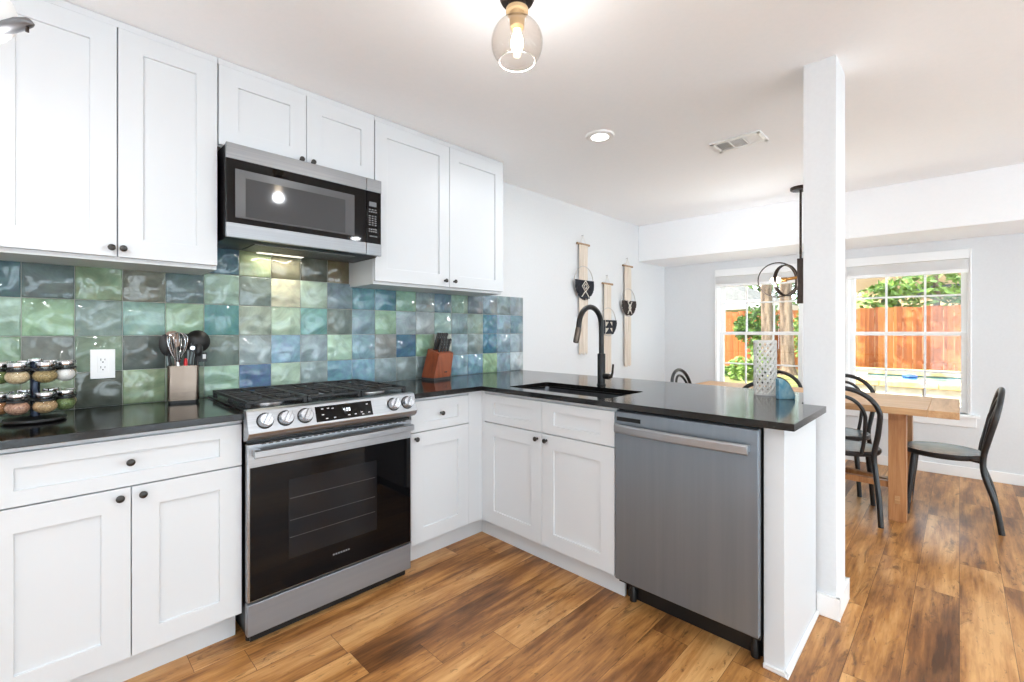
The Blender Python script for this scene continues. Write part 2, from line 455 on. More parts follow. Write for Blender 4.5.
# windows
for i, (a, b) in enumerate(WIN):
    root = empty('window_%d' % (i + 1), (bx((a + b) / 2), (a + b) / 2, WZ0), '', '')
    del root['label'], root['category']; root['kind'] = 'structure'
    c = MB()
    ca, cb = a + .012, b - .012
    seg(c, ca, a, WZ0, WZ1 + .045, -.016, 0); seg(c, b, cb, WZ0, WZ1 + .045, -.016, 0)
    seg(c, a, b, WZ1, WZ1 + .045, -.016, 0)
    c.build('casing', M_trim, root, bevel=.003)
    s_ = MB(); seg(s_, ca + .05, cb - .05, WZ0 - .025, WZ0, -.045, .06); seg(s_, ca + .03, cb - .03, WZ0 - .105, WZ0 - .025, -.014, 0)
    s_.build('sill', M_trim, root, bevel=.003)
    j = MB()
    seg(j, a, a - .012, WZ0, WZ1, 0, .15); seg(j, b + .012, b, WZ0, WZ1, 0, .15); seg(j, a, b, WZ1 - .012, WZ1, 0, .15); seg(j, a, b, WZ0, WZ0 + .012, .06, .15)
    j.build('jamb', M_trim, root)
    zm = 1.205
    for nm, z0, z1, o in (('upper_sash', zm - .012, WZ1, .108), ('lower_sash', WZ0 + .012, zm + .018, .078)):
        f = MB(); fw = .040; A, B_ = a - .012, b + .012
        seg(f, A, A - fw, z0, z1, o, o + .03); seg(f, B_ + fw, B_, z0, z1, o, o + .03)
        seg(f, A - fw, B_ + fw, z1 - (.034 if nm[0] == 'u' else .03), z1, o, o + .03); seg(f, A - fw, B_ + fw, z0, z0 + .034, o, o + .03)
        wd = (A - B_) / 3
        for k in (1, 2): seg(f, A - wd * k + .008, A - wd * k - .008, z0, z1, o + .006, o + .024)
        zc = (z0 + z1) / 2 + (.012 if nm[0] == 'u' else -.012)
        seg(f, A, B_, zc - .008, zc + .008, o + .006, o + .024)
        sa = f.build(nm, M_trim, root, bevel=.002)
        g = seg(MB(), A - .01, B_ + .01, z0 + .01, z1 - .01, o + .013, o + .017).build('pane', M_pane, sa)
    # raised blind
    bl = MB()
    seg(bl, a - .002, b + .002, WZ1 - .035, WZ1 + .0, -.030, .03)
    for k in range(9):
        z = WZ1 - .042 - k * .0095
        seg(bl, a - .008, b + .008, z - .007, z, -.022, .026)
    seg(bl, a - .004, b + .004, WZ1 - .15, WZ1 - .125, -.026, .028)
    br = empty('window_blind', (bx((a + b) / 2), (a + b) / 2, WZ1 - .15), ('white raised blind bundled at the top of the left window, behind the ring chandelier' if i == 0 else 'white raised blind bundled at the top of the window right of the column'), 'blind')
    bl.build('slat_stack', M_trim, br, bevel=.001)
    MB().cyl((bx(a - .06, -.03), a - .06, WZ1 - .15), (bx(a - .06, -.032), a - .06, 1.30), .0045, n=8).build('wand', M_white_plastic, br)

# column at the end of the peninsula
struct(MB().box(1.819, 2.032, -2.207, -2.085, 0, CEIL), 'trim_2', M_wall, bevel=.002)
cbm = MB().box(1.804, 2.047, -2.222, -2.207, 0, .095).box(1.804, 1.819, -2.222, -2.137, 0, .095).box(2.032, 2.047, -2.222, -2.085, 0, .095)
struct(cbm, 'trim_3', M_trim, bevel=.002)
# knee wall carrying the breakfast bar
struct(MB().box(1.86, 1.95, -2.083, -.001, 0, .887), 'wall_peninsula', M_wall)

# ================================================================== TILE BACKSPLASH
P_, X0 = .1489, -.6102
ROWS = {   # bottom row first; columns from -3 (left) on
 0: [(120,140,112),(110,130,108),(118,138,112),(122,142,112),(88,95,85),(132,152,116),(126,146,122),(140,176,152),(76,112,146),(146,172,152),(126,146,146),(96,146,166),(100,146,166),(115,135,140),(110,126,126),(100,116,116),(120,150,150),(110,150,166),(96,140,160),(130,166,126),(116,146,160),(170,186,192)],
 1: [(105,120,105),(112,138,112),(112,142,112),(106,113,106),(112,134,112),(86,96,92),(92,108,102),(106,122,114),(140,156,156),(114,150,170),(130,150,156),(156,190,166),(120,156,170),(126,132,130),(52,98,122),(120,156,126),(168,178,168),(130,156,166),(120,140,140),(52,112,136),(116,146,160),(140,160,170)],
 2: [(120,150,128),(130,160,140),(136,166,146),(130,166,132),(120,142,136),(124,160,150),(134,166,136),(76,136,136),(150,166,150),(160,186,160),(106,160,156),(110,126,120),(116,146,156),(130,166,140),(140,160,166),(148,160,162),(136,166,160),(120,146,150),(116,140,130),(62,116,136),(110,140,156),(100,136,150)],
 3: [(80,110,112),(74,104,110),(70,104,112),(92,112,112),(120,146,116),(115,119,106),(96,118,120),(136,166,150),(120,136,128),(196,196,164),(166,190,170),(110,130,138),(82,132,142),(76,126,142),(120,160,140),(130,150,152),(96,126,142),(126,156,140),(96,112,120),(110,130,140),(116,136,140),(122,140,148)],
 4: [(90,110,110)]*7 + [(72,108,124),(150,166,122),(120,118,94),(84,88,78),(98,88,62)] + [(100,120,120)]*10,  # dark values keep some shade below the microwave in their colour
}
def build_tiles():
    vs, fs, cols = [], [], []
    rnd = random.Random(3)
    def tile(x0, x1, z0, z1, c):
        g = .0012; t = .008; iv = .004; o = len(vs)
        tl = [rnd.uniform(-.0011, .0011) for _ in range(4)]
        x0 += g; x1 -= g; z0 += g; z1 -= g
        vs.extend([(x0, -.002, z0), (x1, -.002, z0), (x1, -.002, z1), (x0, -.002, z1),
                   (x0, -t + .003, z0), (x1, -t + .003, z0), (x1, -t + .003, z1), (x0, -t + .003, z1),
                   (x0 + iv, -t + tl[0], z0 + iv), (x1 - iv, -t + tl[1], z0 + iv), (x1 - iv, -t + tl[2], z1 - iv), (x0 + iv, -t + tl[3], z1 - iv)])
        for f in [(0, 1, 5, 4), (1, 2, 6, 5), (2, 3, 7, 6), (3, 0, 4, 7), (4, 5, 9, 8), (5, 6, 10, 9), (6, 7, 11, 10), (7, 4, 8, 11), (8, 9, 10, 11)]:
            fs.append([i + o for i in f]); cols.append(c)
    for r in range(5):
        for k in range(22):
            i = k - 3
            if r == 4 and not 4 <= i <= 8: continue
            x0, x1 = X0 + i * P_, X0 + (i + 1) * P_
            z0, z1 = .914 + r * P_, .914 + (r + 1) * P_
            if r == 4:
                z1 = 1.66
                if i == 4: x0 = -.0235
                if i == 8: x1 = .7125
            tile(x0, x1, z0, z1, S(*ROWS[r][k]))
    me = bpy.data.meshes.new('tile_backsplash'); me.from_pydata(vs, [], fs)
    ca = me.color_attributes.new('tile_color', 'FLOAT_COLOR', 'CORNER')
    li = 0
    for p, c in zip(me.polygons, cols):
        for l in p.loop_indices: ca.data[l].color = c
    for p in me.polygons: p.use_smooth = True
    me.set_sharp_from_angle(angle=math.radians(60))
    me.materials.append(M_tile)
    bm = bmesh.new(); bm.from_mesh(me); bmesh.ops.recalc_face_normals(bm, faces=bm.faces); bm.to_mesh(me); bm.free()
    o = bpy.data.objects.new('tile_backsplash', me); COL.objects.link(o)
    tag(o, 'glossy square handmade wall tiles in mixed blues, greens and greys above the worktop', 'backsplash')
    gr = MB().box(X0 - 3 * P_, X0 + 19 * P_ , -.0045, -.0005, .915, .914 + 4 * P_ - .001).box(-.022, .711, -.0045, -.0005, .914 + 4 * P_ - .001, 1.655)
    gr.build('grout', M_grout, o)
build_tiles()

# ================================================================== CABINETS
def slab_door(mb, fmap, a0, a1, z0, z1, rail=.057, th=.02, rec=.009, srail=None):
    """shaker front: fmap(a, depth, z) -> 3-D; one closed mesh"""
    sr = srail or rail
    o = [(a0, z0), (a1, z0), (a1, z1), (a0, z1)]
    i_ = [(a0 + sr, z0 + rail), (a1 - sr, z0 + rail), (a1 - sr, z1 - rail), (a0 + sr, z1 - rail)]
    vs = [fmap(a, th, z) for a, z in o] + [fmap(a, 0, z) for a, z in o] + [fmap(a, 0, z) for a, z in i_] + [fmap(a, rec, z) for a, z in i_]
    fs = [(0, 1, 2, 3)]
    for k in range(4):
        n = (k + 1) % 4
        fs += [(k, n, 4 + n, 4 + k), (4 + k, 4 + n, 8 + n, 8 + k), (8 + k, 8 + n, 12 + n, 12 + k)]
    fs.append((12, 13, 14, 15))
    return mb.add(vs, fs)
def knob(parent, pos, ax):
    p = Vector(pos); ax = Vector(ax)
    MB().lathe([(0, 0), (.0070, 0), (.0050, .004), (.0045, .011), (.0095, .015), (.0122, .019), (.0115, .023), (.007, .0255), (0, .0262)], pos, 18, axis=ax).build('knob', M_knob, parent)
FY = lambda yf: (lambda a, d, z: (a, yf + d, z))       # fronts facing -y
FX = lambda xf: (lambda a, d, z: (xf + d, a, z))       # fronts facing -x

def cab_y(name, x0, x1, yf, yb, z0, z1, label, doors=(), drawers=(), toe=None, top_strip=None, cat='cabinet', group=None, filler=None):
    root = empty(name, ((x0 + x1) / 2, (yf + yb) / 2, 0 if toe else z0), label, cat, group)
    b = MB().box(x0, x1, yf + .021, yb, z0, z1)
    if top_strip: b.box(x0, x1, yf + .004, yf + .03, *top_strip)
    if filler: b.box(*filler, yf + .003, yf + .03, z0, z1)
    b.build('carcass', M_cab, root, bevel=.001)
    if toe: MB().box(x0, x1 + (.073 if filler else 0), -.482, -.466, 0, z0).build('toe_kick', M_cab, root)
    for nm, a0, a1, c0, c1, kp in [('door', *d) for d in doors] + [('drawer', *d) for d in drawers]:
        mb = MB(); slab_door(mb, FY(yf), a0, a1, c0, c1, .075 if nm == 'door' else .046, srail=.075)
        d = mb.build(nm, M_cab, root, bevel=.0012, smooth=False)
        knob(d, (kp[0], yf - .0005, kp[1]), (0, -1, 0))
    return root
def cab_x(name, y0, y1, xf, xb, z0, z1, label, doors=(), drawers=(), cat='cabinet', group=None):
    root = empty(name, ((xf + xb) / 2, (y0 + y1) / 2, 0), label, cat, group)
    MB().box(xf + .021, xf + .035, y0, y1, z0, z1).box(xb - .012, xb, y0, y1, z0, z1).box(xf + .035, xb - .012, y0, y0 + .016, z0, z1).box(xf + .035, xb - .012, y1 - .016, y1, z0, z1).box(xf + .035, xb - .012, y0 + .016, y1 - .016, z0, z0 + .016).box(xf + .004, xf + .03, y0, y1, z1 - .012, z1).box(xf + .003, xf + .03, -.599, -.5725, z0, z1).build('carcass', M_cab, root, bevel=.001)
    MB().box(1.335, 1.351, y0, -.482, 0, z0).build('toe_kick', M_cab, root)
    for nm, a0, a1, c0, c1, kp in [('door', *d) for d in doors] + [('drawer', *d) for d in drawers]:
        mb = MB(); slab_door(mb, FX(xf), a0, a1, c0, c1, .075 if nm == 'door' else .046, srail=.075)
        d = mb.build(nm, M_cab, root, bevel=.0012, smooth=False)
        if kp: knob(d, (xf - .0005, kp[0], kp[1]), (-1, 0, 0))
    return root

UY, UB = -.30, -.002
UZ0, UZ1 = 1.497, CEIL - .002
cab_y('upper_cabinet', -.695, -.0255, UY, UB, UZ0, UZ1, 'tall white shaker wall cabinet pair at far left, above the spice rack and utensil crock', doors=[
    (-.692, -.356, 1.514, 2.384, (-.372, 1.545)), (-.352, -.0275, 1.514, 2.384, (-.338, 1.545))], top_strip=(2.386, UZ1))
cab_y('upper_cabinet', -.0235, .7125, UY, UB, 2.035, UZ1, 'short white shaker wall cabinet pair directly above the microwave', doors=[
    (-.0215, .3475, 2.04, 2.384, (.322, 2.062)), (.3505, .7105, 2.04, 2.384, (.377, 2.062))], top_strip=(2.386, UZ1))
cab_y('upper_cabinet', .7145, 1.70, UY, UB, UZ0 - .006, UZ1, 'tall white shaker wall cabinet pair right of the microwave', doors=[
    (.7165, 1.225, 1.508, 2.384, (1.19, 1.545)), (1.229, 1.698, 1.508, 2.384, (1.262, 1.545))], top_strip=(2.386, UZ1))

BF, BB = -.575, -.012
BZ0, BZ1 = .125, .887
cab_y('base_cabinet', -.690, -.006, BF, BB, BZ0, BZ1, 'white shaker base cabinet left of the range with one wide drawer over two doors', doors=[
    (-.687, -.3435, .128, .703, (-.372, .674)), (-.3405, -.008, .128, .703, (-.312, .674))], drawers=[(-.687, -.008, .708, .868, (-.345, .79))], toe=True, top_strip=(.874, .887))
cab_y('base_cabinet', -1.30, -.692, BF, BB, BZ0, BZ1, 'white shaker base cabinet at the extreme left edge beyond the two-door unit', doors=[
    (-1.297, -.994, .128, .703, (-1.02, .674)), (-.991, -.694, .128, .703, (-.965, .674))], drawers=[(-1.297, -.694, .708, .868, (-.99, .79))], toe=True, top_strip=(.874, .887))
cab_y('base_cabinet', .758, 1.262, BF, BB, BZ0, BZ1, 'narrow white shaker base cabinet between the range and the inside corner', doors=[
    (.766, 1.150, .128, .703, (.792, .674))], drawers=[(.766, 1.150, .708, .868, (.955, .79))], toe=True, filler=(1.153, 1.262), top_strip=(.874, .887))
PF = 1.25
cab_x('base_cabinet', -1.472, -.577, PF, 1.85, BZ0, BZ1, 'white shaker sink base cabinet with two false drawer fronts, left of the dishwasher', doors=[
    (-1.0385, -.602, .128, .703, (-1.009, .672)), (-1.470, -1.0415, .128, .703, (-1.072, .672))],
    drawers=[(-1.0385, -.602, .708, .868, None), (-1.470, -1.0415, .708, .868, None)])
# end panel beside the dishwasher
ep = MB().box(1.30, 1.80, -2.137, -2.069, 0, .887).build('end_panel', M_cab, bevel=.0015)
tag(ep, 'plain white end panel closing the peninsula between dishwasher and column', 'panel')
MB().box(1.288, 1.80, -2.149, -2.137, 0, .018).box(1.288, 1.30, -2.149, -2.069, 0, .018).build('shoe_moulding', M_trim, ep, bevel=.003)

# worktops
CT0, CT1 = .888, .914
wl = MB().box(-1.32, -.006, -.607, -.001, CT0, CT1).build('worktop', M_counter, bevel=.002)
tag(wl, 'polished black speckled worktop under the spice rack, left of the range', 'worktop')
SX0, SX1, SY0, SY1 = 1.312, 1.655, -1.400, -.735
wm = MB()
L_out = [(.757, -.001), (.757, -.607), (1.222, -.607), (1.238, -2.181), (1.762, -2.181), (1.762, -2.09), (1.812, -2.083), (2.195, -2.083), (2.195, -.001)]
def polyhole(mb, outer, hole, z0, z1):
    bm = bmesh.new()
    ov = [bm.verts.new((x, y, 0)) for x, y in outer]; hv = [bm.verts.new((x, y, 0)) for x, y in hole]
    es = [bm.edges.new((ov[i], ov[(i + 1) % len(ov)])) for i in range(len(ov))] + [bm.edges.new((hv[i], hv[(i + 1) % len(hv)])) for i in range(len(hv))]
    bmesh.ops.triangle_fill(bm, edges=es, use_beauty=True, use_dissolve=False)
    bm.verts.index_update()
    vs = [v.co.copy() for v in bm.verts]; tr = [[v.index for v in f.verts] for f in bm.faces]
    bm.free()
    n = len(vs); no, nh = len(outer), len(hole)
    fs = [t for t in tr] + [[i + n for i in t] for t in tr]
    for i in range(no): j = (i + 1) % no; fs.append((i, j, n + j, n + i))
    for i in range(nh): j = (i + 1) % nh; fs.append((no + i, no + j, n + no + j, n + no + i))
    mb.add([(v.x, v.y, z0) for v in vs] + [(v.x, v.y, z1) for v in vs], fs)
polyhole(wm, L_out, rrect(SX0, SX1, SY0, SY1, .02), CT0, CT1)
wk = wm.build('worktop', M_counter, smooth=False)
tag(wk, 'polished black speckled L-shaped worktop holding the sink, running to the column', 'worktop')

# sink
sk = empty('sink', ((SX0 + SX1) / 2, (SY0 + SY1) / 2, .70), 'undermount rectangular stainless steel sink with black rim set in the peninsula worktop', 'sink')
def basin(mb, x0, x1, y0, y1, zb, zt, t=.004):
    a, b = rrect(x0, x1, y0, y1, .03), rrect(x0 + .012, x1 - .012, y0 + .012, y1 - .012, .03)
    c = rrect(x0 - t, x1 + t, y0 - t, y1 + t, .034); d = rrect(x0 - .006, x1 + .006, y0 - .006, y1 + .006, .034)
    n = len(a)
    vs = [(x, y, zt) for x, y in a] + [(x, y, zb) for x, y in b] + [(x, y, zt) for x, y in c] + [(x, y, zb - t) for x, y in d]
    fs = [list(range(n, 2 * n)), list(range(3 * n, 4 * n))[::-1]]
    for i in range(n):
        j = (i + 1) % n
        fs += [(i, j, n + j, n + i), (2 * n + i, 2 * n + j, 3 * n + j, 3 * n + i), (i, j, 2 * n + j, 2 * n + i)]
    mb.add(vs, fs)
mb = MB(); basin(mb, SX0 + .004, SX1 - .004, SY0 + .004, SY1 - .004, .70, .886); mb.build('basin', M_sink, sk)
rimp = MB()
for q in [(SX0 - .0, SX0 + .006, SY0, SY1), (SX1 - .006, SX1, SY0, SY1), (SX0 + .006, SX1 - .006, SY0, SY0 + .006), (SX0 + .006, SX1 - .006, SY1 - .006, SY1)]:
    rimp.box(*q, .880, .8895)
rimp.build('rim', M_blackplastic, sk)
MB().lathe([(0, .7005), (.042, .7005), (.045, .704), (.03, .703), (.028, .7015), (0, .7015)], (1.50, -1.07, 0), 24).build('drain', M_chrome, sk)

# faucet
fc = empty('faucet', (1.755, -1.07, CT1), 'tall matte black gooseneck faucet behind the sink', 'faucet')
fm = MB().lathe([(0, 0), (.027, 0), (.027, .006), (.0235, .01), (.0235, .182), (.021, .186), (0, .186)], (1.755, -1.07, CT1), 24)
fm.build('body', M_black, fc)
RAD = .112; zc_ = 1.258
pts = [(1.755, -1.07, 1.09), (1.755, -1.07, 1.18)] + [(1.755 - RAD + RAD * math.cos(t), -1.07, zc_ + RAD * math.sin(t)) for t in [PI * k / 18 for k in range(0, 18)]]
pts += [(1.755 - 2 * RAD - .003, -1.07, 1.245)]
MB().tube(pts, .0150, 14).build('spout', M_black, fc)
MB().tube([(1.5285, -1.07, 1.250), (1.525, -1.07, 1.238), (1.503, -1.07, 1.172), (1.502, -1.07, 1.168)], [.0160, .0170, .0160, .013], 16).build('spray_head', mat('spray_bronze', S(96, 86, 78), .35, .7), fc)
MB().cyl((1.755, -1.07, .968), (1.755, -1.125, .966), .0165, n=18).build('valve', M_black, fc)
lab(MB().tube([(1.755, -1.125, .966), (1.755, -1.137, .967), (1.755, -1.145, .99), (1.755, -1.150, 1.04)], [.011, .009, .0065, .0055], 12).build('lever', M_bronze, fc), 'slim upright bronze lever')

# ================================================================== RANGE
rg = empty('gas_range', (.37, -.32, 0), 'stainless steel slide-in gas range with black glass oven door and iron grates', 'range')
RX0, RX1 = .002, .750
MB().box(RX0 + .004, RX1 - .004, -.588, -.03, .05, .80).box(RX0 + .02, RX1 - .02, -.575, -.05, .0, .05).build('body', M_blackplastic, rg)
MB().box(RX0 - .004, RX1 + .002, -.612, -.012, .9155, .924).build('cooktop', M_enamel, rg, bevel=.003)
# sloped control panel
prof = [(-.596, .80), (-.596, .926), (-.622, .926), (-.632, .92), (-.661, .840), (-.656, .826), (-.640, .812), (-.60, .806)]
cp = MB().prism(prof, lambda a, z: (RX0 - .010, a, z), lambda a, z: (RX1 - .004, a, z)).build('control_panel', M_steel_range, rg, bevel=.0015)
sl = Vector((0, -.661 + .632, .840 - .92)); sl.normalize()          # down the slope
nrm = Vector((0, -sl.z * -1, 0)); nrm = Vector((1, 0, 0)).cross(sl); nrm = nrm if nrm.y < 0 else -nrm
def on_panel(x, t): return Vector((x, -.632, .92)) + sl * t
for kx in (.054, .130, .207, .620, .695):
    c = on_panel(kx, .041)
    k = MB().lathe([(0, 0), (.0285, 0), (.0285, .006), (.0255, .012), (.0245, .026), (.0225, .028), (0, .028)], c, 24, axis=nrm).build('knob', M_steel, cp)
    R = Matrix((Vector((1, 0, 0)), sl, nrm)).transposed().to_4x4()
    g = MB().box(-.0065, .0065, -.024, .024, .026, .040).xform(Matrix.Translation(c) @ R @ Matrix.Rotation(.5, 4, 'Z'))
    g.build('grip', M_steel, k, bevel=.002)
    lab(MB().lathe([(.0285, 0), (.0315, 0), (.0315, .004), (.0285, .004)], c, 24, closed_prof=True, axis=nrm).build('collar', M_blackplastic, k), 'black ring behind the knob')
Rp = Matrix((Vector((1, 0, 0)), sl, nrm)).transposed().to_4x4()
dp = MB().box(.250, .508, .010, .076, -.002, .0016).xform(Matrix.Translation(Vector((0, -.632, .92))) @ Rp).build('touch_display', M_blackglass, cp)
mk = MB()
for (u0, v0) in ((.275, .02), (.30, .02), (.275, .045), (.29, .063), (.325, .063), (.39, .06), (.42, .06), (.45, .055), (.48, .022), (.455, .065), (.485, .06), (.32, .022)):
    mk.box(u0, u0 + .010, v0, v0 + .004, .0014, .0019)
mk.xform(Matrix.Translation(Vector((0, -.632, .92))) @ Rp).build('lettering', M_mark, dp)
dg = MB()
for q, segs in ((0, 'fgbc'), (.013, 'abcdef'), (.024, 'abcdefg')):
    x = .372 + q; y0 = .030; h = .014; wd = .007; e = .0014
    S7 = {'a': (0, wd, 0, e), 'b': (wd - e, wd, 0, h / 2), 'c': (wd - e, wd, h / 2, h), 'd': (0, wd, h - e, h), 'e': (0, e, h / 2, h), 'f': (0, e, 0, h / 2), 'g': (0, wd, h / 2 - e / 2, h / 2 + e / 2)}
    for sg in segs:
        a, b, c, d = S7[sg]; dg.box(x + a, x + b, y0 + c, y0 + d, .0014, .0020)
dg.xform(Matrix.Translation(Vector((0, -.632, .92))) @ Rp).build('clock_digits', M_glow_digits, dp)
# oven door
DXa, DXb = RX0 - .002, RX1 - .014
od = MB().box(DXa, DXb, -.620, -.590, .178, .790).build('oven_door', M_steel_range, rg, bevel=.002)
MB().box(DXa + .008, DXb - .006, -.6235, -.6195, .183, .700).build('glass', M_blackglass, od, bevel=.001)
MB().box(DXa + .15, DXb - .19, -.6239, -.6234, .30, .625).build('inner_window', mat('oven_window', S(26, 27, 30), .05, spec=.26), od)
rkm = MB()
for zz in (.385, .455, .545): rkm.box(DXa + .155, DXb - .20, -.6243, -.6238, zz, zz + .0022)
rkm.build('oven_rack', mat('rack_wire', S(96, 97, 98), .3, .8), od)
lg = MB()
for i in range(7): lg.box(.335 + i * .0115, .335 + i * .0115 + .0075, -.6240, -.6234, .2495, .2565)
lg.build('badge', mat('badge_print', S(120, 120, 122), .5), od)
hb = MB()
hpts = [(DXa + .012 + (DXb - DXa - .024) * k / 16, -.660 - .010 * math.sin(PI * k / 16), .758) for k in range(17)]
vs = []; fs = []
for (x, yv, z) in hpts: vs += [(x, yv, z - .015), (x, yv - .008, z - .012), (x, yv - .008, z + .012), (x, yv, z + .015), (x, yv + .010, z + .015), (x, yv + .010, z - .015)]
for k in range(16):
    for j in range(6): fs.append((k * 6 + j, k * 6 + (j + 1) % 6, k * 6 + 6 + (j + 1) % 6, k * 6 + 6 + j))
fs += [tuple(range(6))[::-1], tuple(range(96, 102))]
hb.add(vs, fs)
for x in (DXa + .014, DXb - .040): hb.box(x, x + .026, -.655, -.6195, .745, .771)
hb.build('handle', M_steel_range, od, bevel=.001)
vn = MB()
for k in range(26): vn.box(DXa + .05 + k * .0255, DXa + .05 + k * .0255 + .016, -.6208, -.6199, .7845, .7885)
vn.build('vent_slots', M_dark, od)
MB().box(DXa, DXb, -.618, -.585, .045, .168).build('storage_drawer', M_steel_drawer, rg, bevel=.003)
for x in (.03, .70): MB().cyl((x, -.55, 0), (x, -.55, .05), .018).build('foot', M_blackplastic, rg)
# grates
def grate(x0, x1):
    g = MB(); z = .951; h = .0085; y0, y1 = -.565, -.045
    bar = lambda xa, xb, ya, yb, za=z - .012, zb=z: g.box(xa, xb, ya, yb, za, zb)
    bar(x0, x1, y0, y0 + .014); bar(x0, x1, y1 - .014, y1); bar(x0, x0 + .012, y0, y1); bar(x1 - .012, x1, y0, y1)
    xm = (x0 + x1) / 2
    bar(xm - .005, xm + .005, y0, y1)
    for yy in (-.39, -.305, -.22): bar(x0, x1, yy - .005, yy + .005)
    for yy in (-.45, -.16):
        bar(x0, xm - .03, yy - .005, yy + .005); bar(xm + .03, x1, yy - .005, yy + .005)
    for xx in (x0, x1 - .016):
        for yy in (y0, y1 - .016, -.315): g.box(xx, xx + .016, yy, yy + .016, .924, z - .012)
    return g
for x0, x1 in ((.012, .248), (.252, .496), (.500, .740)):
    grate(x0, x1).build('grate', M_iron, rg, bevel=.002)
for x, y, r in ((.13, -.45, .045), (.13, -.16, .035), (.374, -.305, .05), (.62, -.45, .045), (.62, -.16, .035)):
    bn = MB().lathe([(0, .924), (r + .012, .924), (r + .010, .930), (r * .8, .932), (r * .8, .936), (0, .936)], (x, y, 0), 24).build('burner', M_steel_range, rg)
    MB().lathe([(0, .936), (r, .936), (r, .941), (r * .8, .943), (0, .943)], (x, y, 0), 24).build('burner_cap', M_iron, bn)

# ================================================================== MICROWAVE
mw = empty('microwave', (.357, -.19, 1.623), 'stainless steel over-the-range microwave hung below the short wall cabinet', 'microwave')
MX0, MX1, MZ0, MZ1, MF = -.012, .712, 1.62, 2.032, -.372
MB().prism([(-.004, MZ0 + .03), (-.004, MZ1), (MF + .022, MZ1), (MF + .022, MZ0 + .022), (MF + .05, MZ0 + .008), (-.06, MZ0 + .008)],
           lambda a, z: (MX0 + .003, a, z), lambda a, z: (MX1 - .003, a, z)).build('body', M_blackplastic, mw, bevel=.002)
XS = .625
md = MB().box(MX0, XS, MF, MF + .022, MZ0 + .012, MZ1).build('door', M_blackglass, mw, bevel=.003)
lab(MB().box(MX0 - .0006, XS + .0003, MF - .003, MF + .010, 1.966, MZ1 + .0006).build('top_band', M_steel_mw, md, bevel=.002), 'brushed steel band')
lab(MB().box(MX0 - .0006, XS + .0003, MF - .003, MF + .010, MZ0 + .0115, 1.694).build('bottom_band', M_steel_mw, md, bevel=.002), 'brushed steel band')
mwin = mat('microwave_window', S(66, 67, 69), .07, spec=.45)
mwf = mat('microwave_window_frame', S(78, 78, 80), .28)
wf = MB(); o1 = [(.022, 1.718), (.560, 1.718), (.560, 1.926), (.022, 1.926)]; i1 = [(.062, 1.726), (.512, 1.726), (.512, 1.893), (.062, 1.893)]
vs = [(x, MF - .0022, z) for x, z in o1] + [(x, MF - .0004, z) for x, z in i1] + [(x, MF + .004, z) for x, z in o1]
wf.add(vs, [(k, (k + 1) % 4, 4 + (k + 1) % 4, 4 + k) for k in range(4)] + [(k, (k + 1) % 4, 8 + (k + 1) % 4, 8 + k) for k in range(4)] + [(4, 5, 6, 7)])
wfo = wf.build('window_frame', mwf, md, smooth=False)
MB().box(.062, .512, MF - .0012, MF + .002, 1.726, 1.893).build('window', mwin, wfo)
mc = MB().box(XS + .003, MX1, MF, MF + .022, MZ0 + .012, MZ1).build('control_panel', M_blackglass, mw, bevel=.003)
lab(MB().box(XS + .0027, MX1 + .0006, MF - .003, MF + .010, 1.966, MZ1 + .0006).build('top_band', M_steel_mw, mc, bevel=.002), 'brushed steel band')
lab(MB().box(XS + .0027, MX1 + .0006, MF - .003, MF + .010, MZ0 + .0115, 1.694).build('bottom_band', M_steel_mw, mc, bevel=.002), 'brushed steel band')
MB().box(.643, .684, MF - .0008, MF + .002, 1.888, 1.912).build('display', M_screen, mc)
kp = MB(); rk = random.Random(4)
for r in range(11):
    z = 1.874 - r * .0115
    if r in (2, 8): continue
    for k in range(4 if r in (1, 9, 10) else 3):
        x = .640 + k * (.0122 if r in (1, 9, 10) else .0165)
        kp.box(x, x + (.009 if r in (1, 9, 10) else .0105), MF - .0007, MF + .001, z - .0055, z)
kp.build('keypad', mat('keypad_print', S(120, 120, 122), .5), mc)
kz = MB()
for k in range(6): kz.box(.645 + k * .0075, .6505 + k * .0075, MF - .0007, MF + .001, 1.728, 1.735)
kz.build('badge', mat('keypad_print'), mc)
vt = MB().box(.12, .60, -.30, -.10, MZ0 + .004, MZ0 + .009).build('grease_filter', noisy('filter_mesh', S(70, 70, 70), S(120, 120, 120), (300, 300, 300), .5, metal=.6), mw)
lab(MB().box(.20, .42, -.085, -.045, MZ0 + .004, MZ0 + .009).build('hood_lamp', mat('hood_lamp_lens', S(255, 250, 235), .4, emit=(1, .93, .8, 1), estr=.8), mw), 'lit white lamp strip')
hl = bpy.data.lights.new('hood_light', 'AREA'); hl.shape = 'RECTANGLE'; hl.size = .22; hl.size_y = .03; hl.energy = .45; hl.color = (1, .9, .74)
hlo = bpy.data.objects.new('hood_light', hl); COL.objects.link(hlo); hlo.location = (.31, -.065, MZ0 + .002); hlo.parent = None

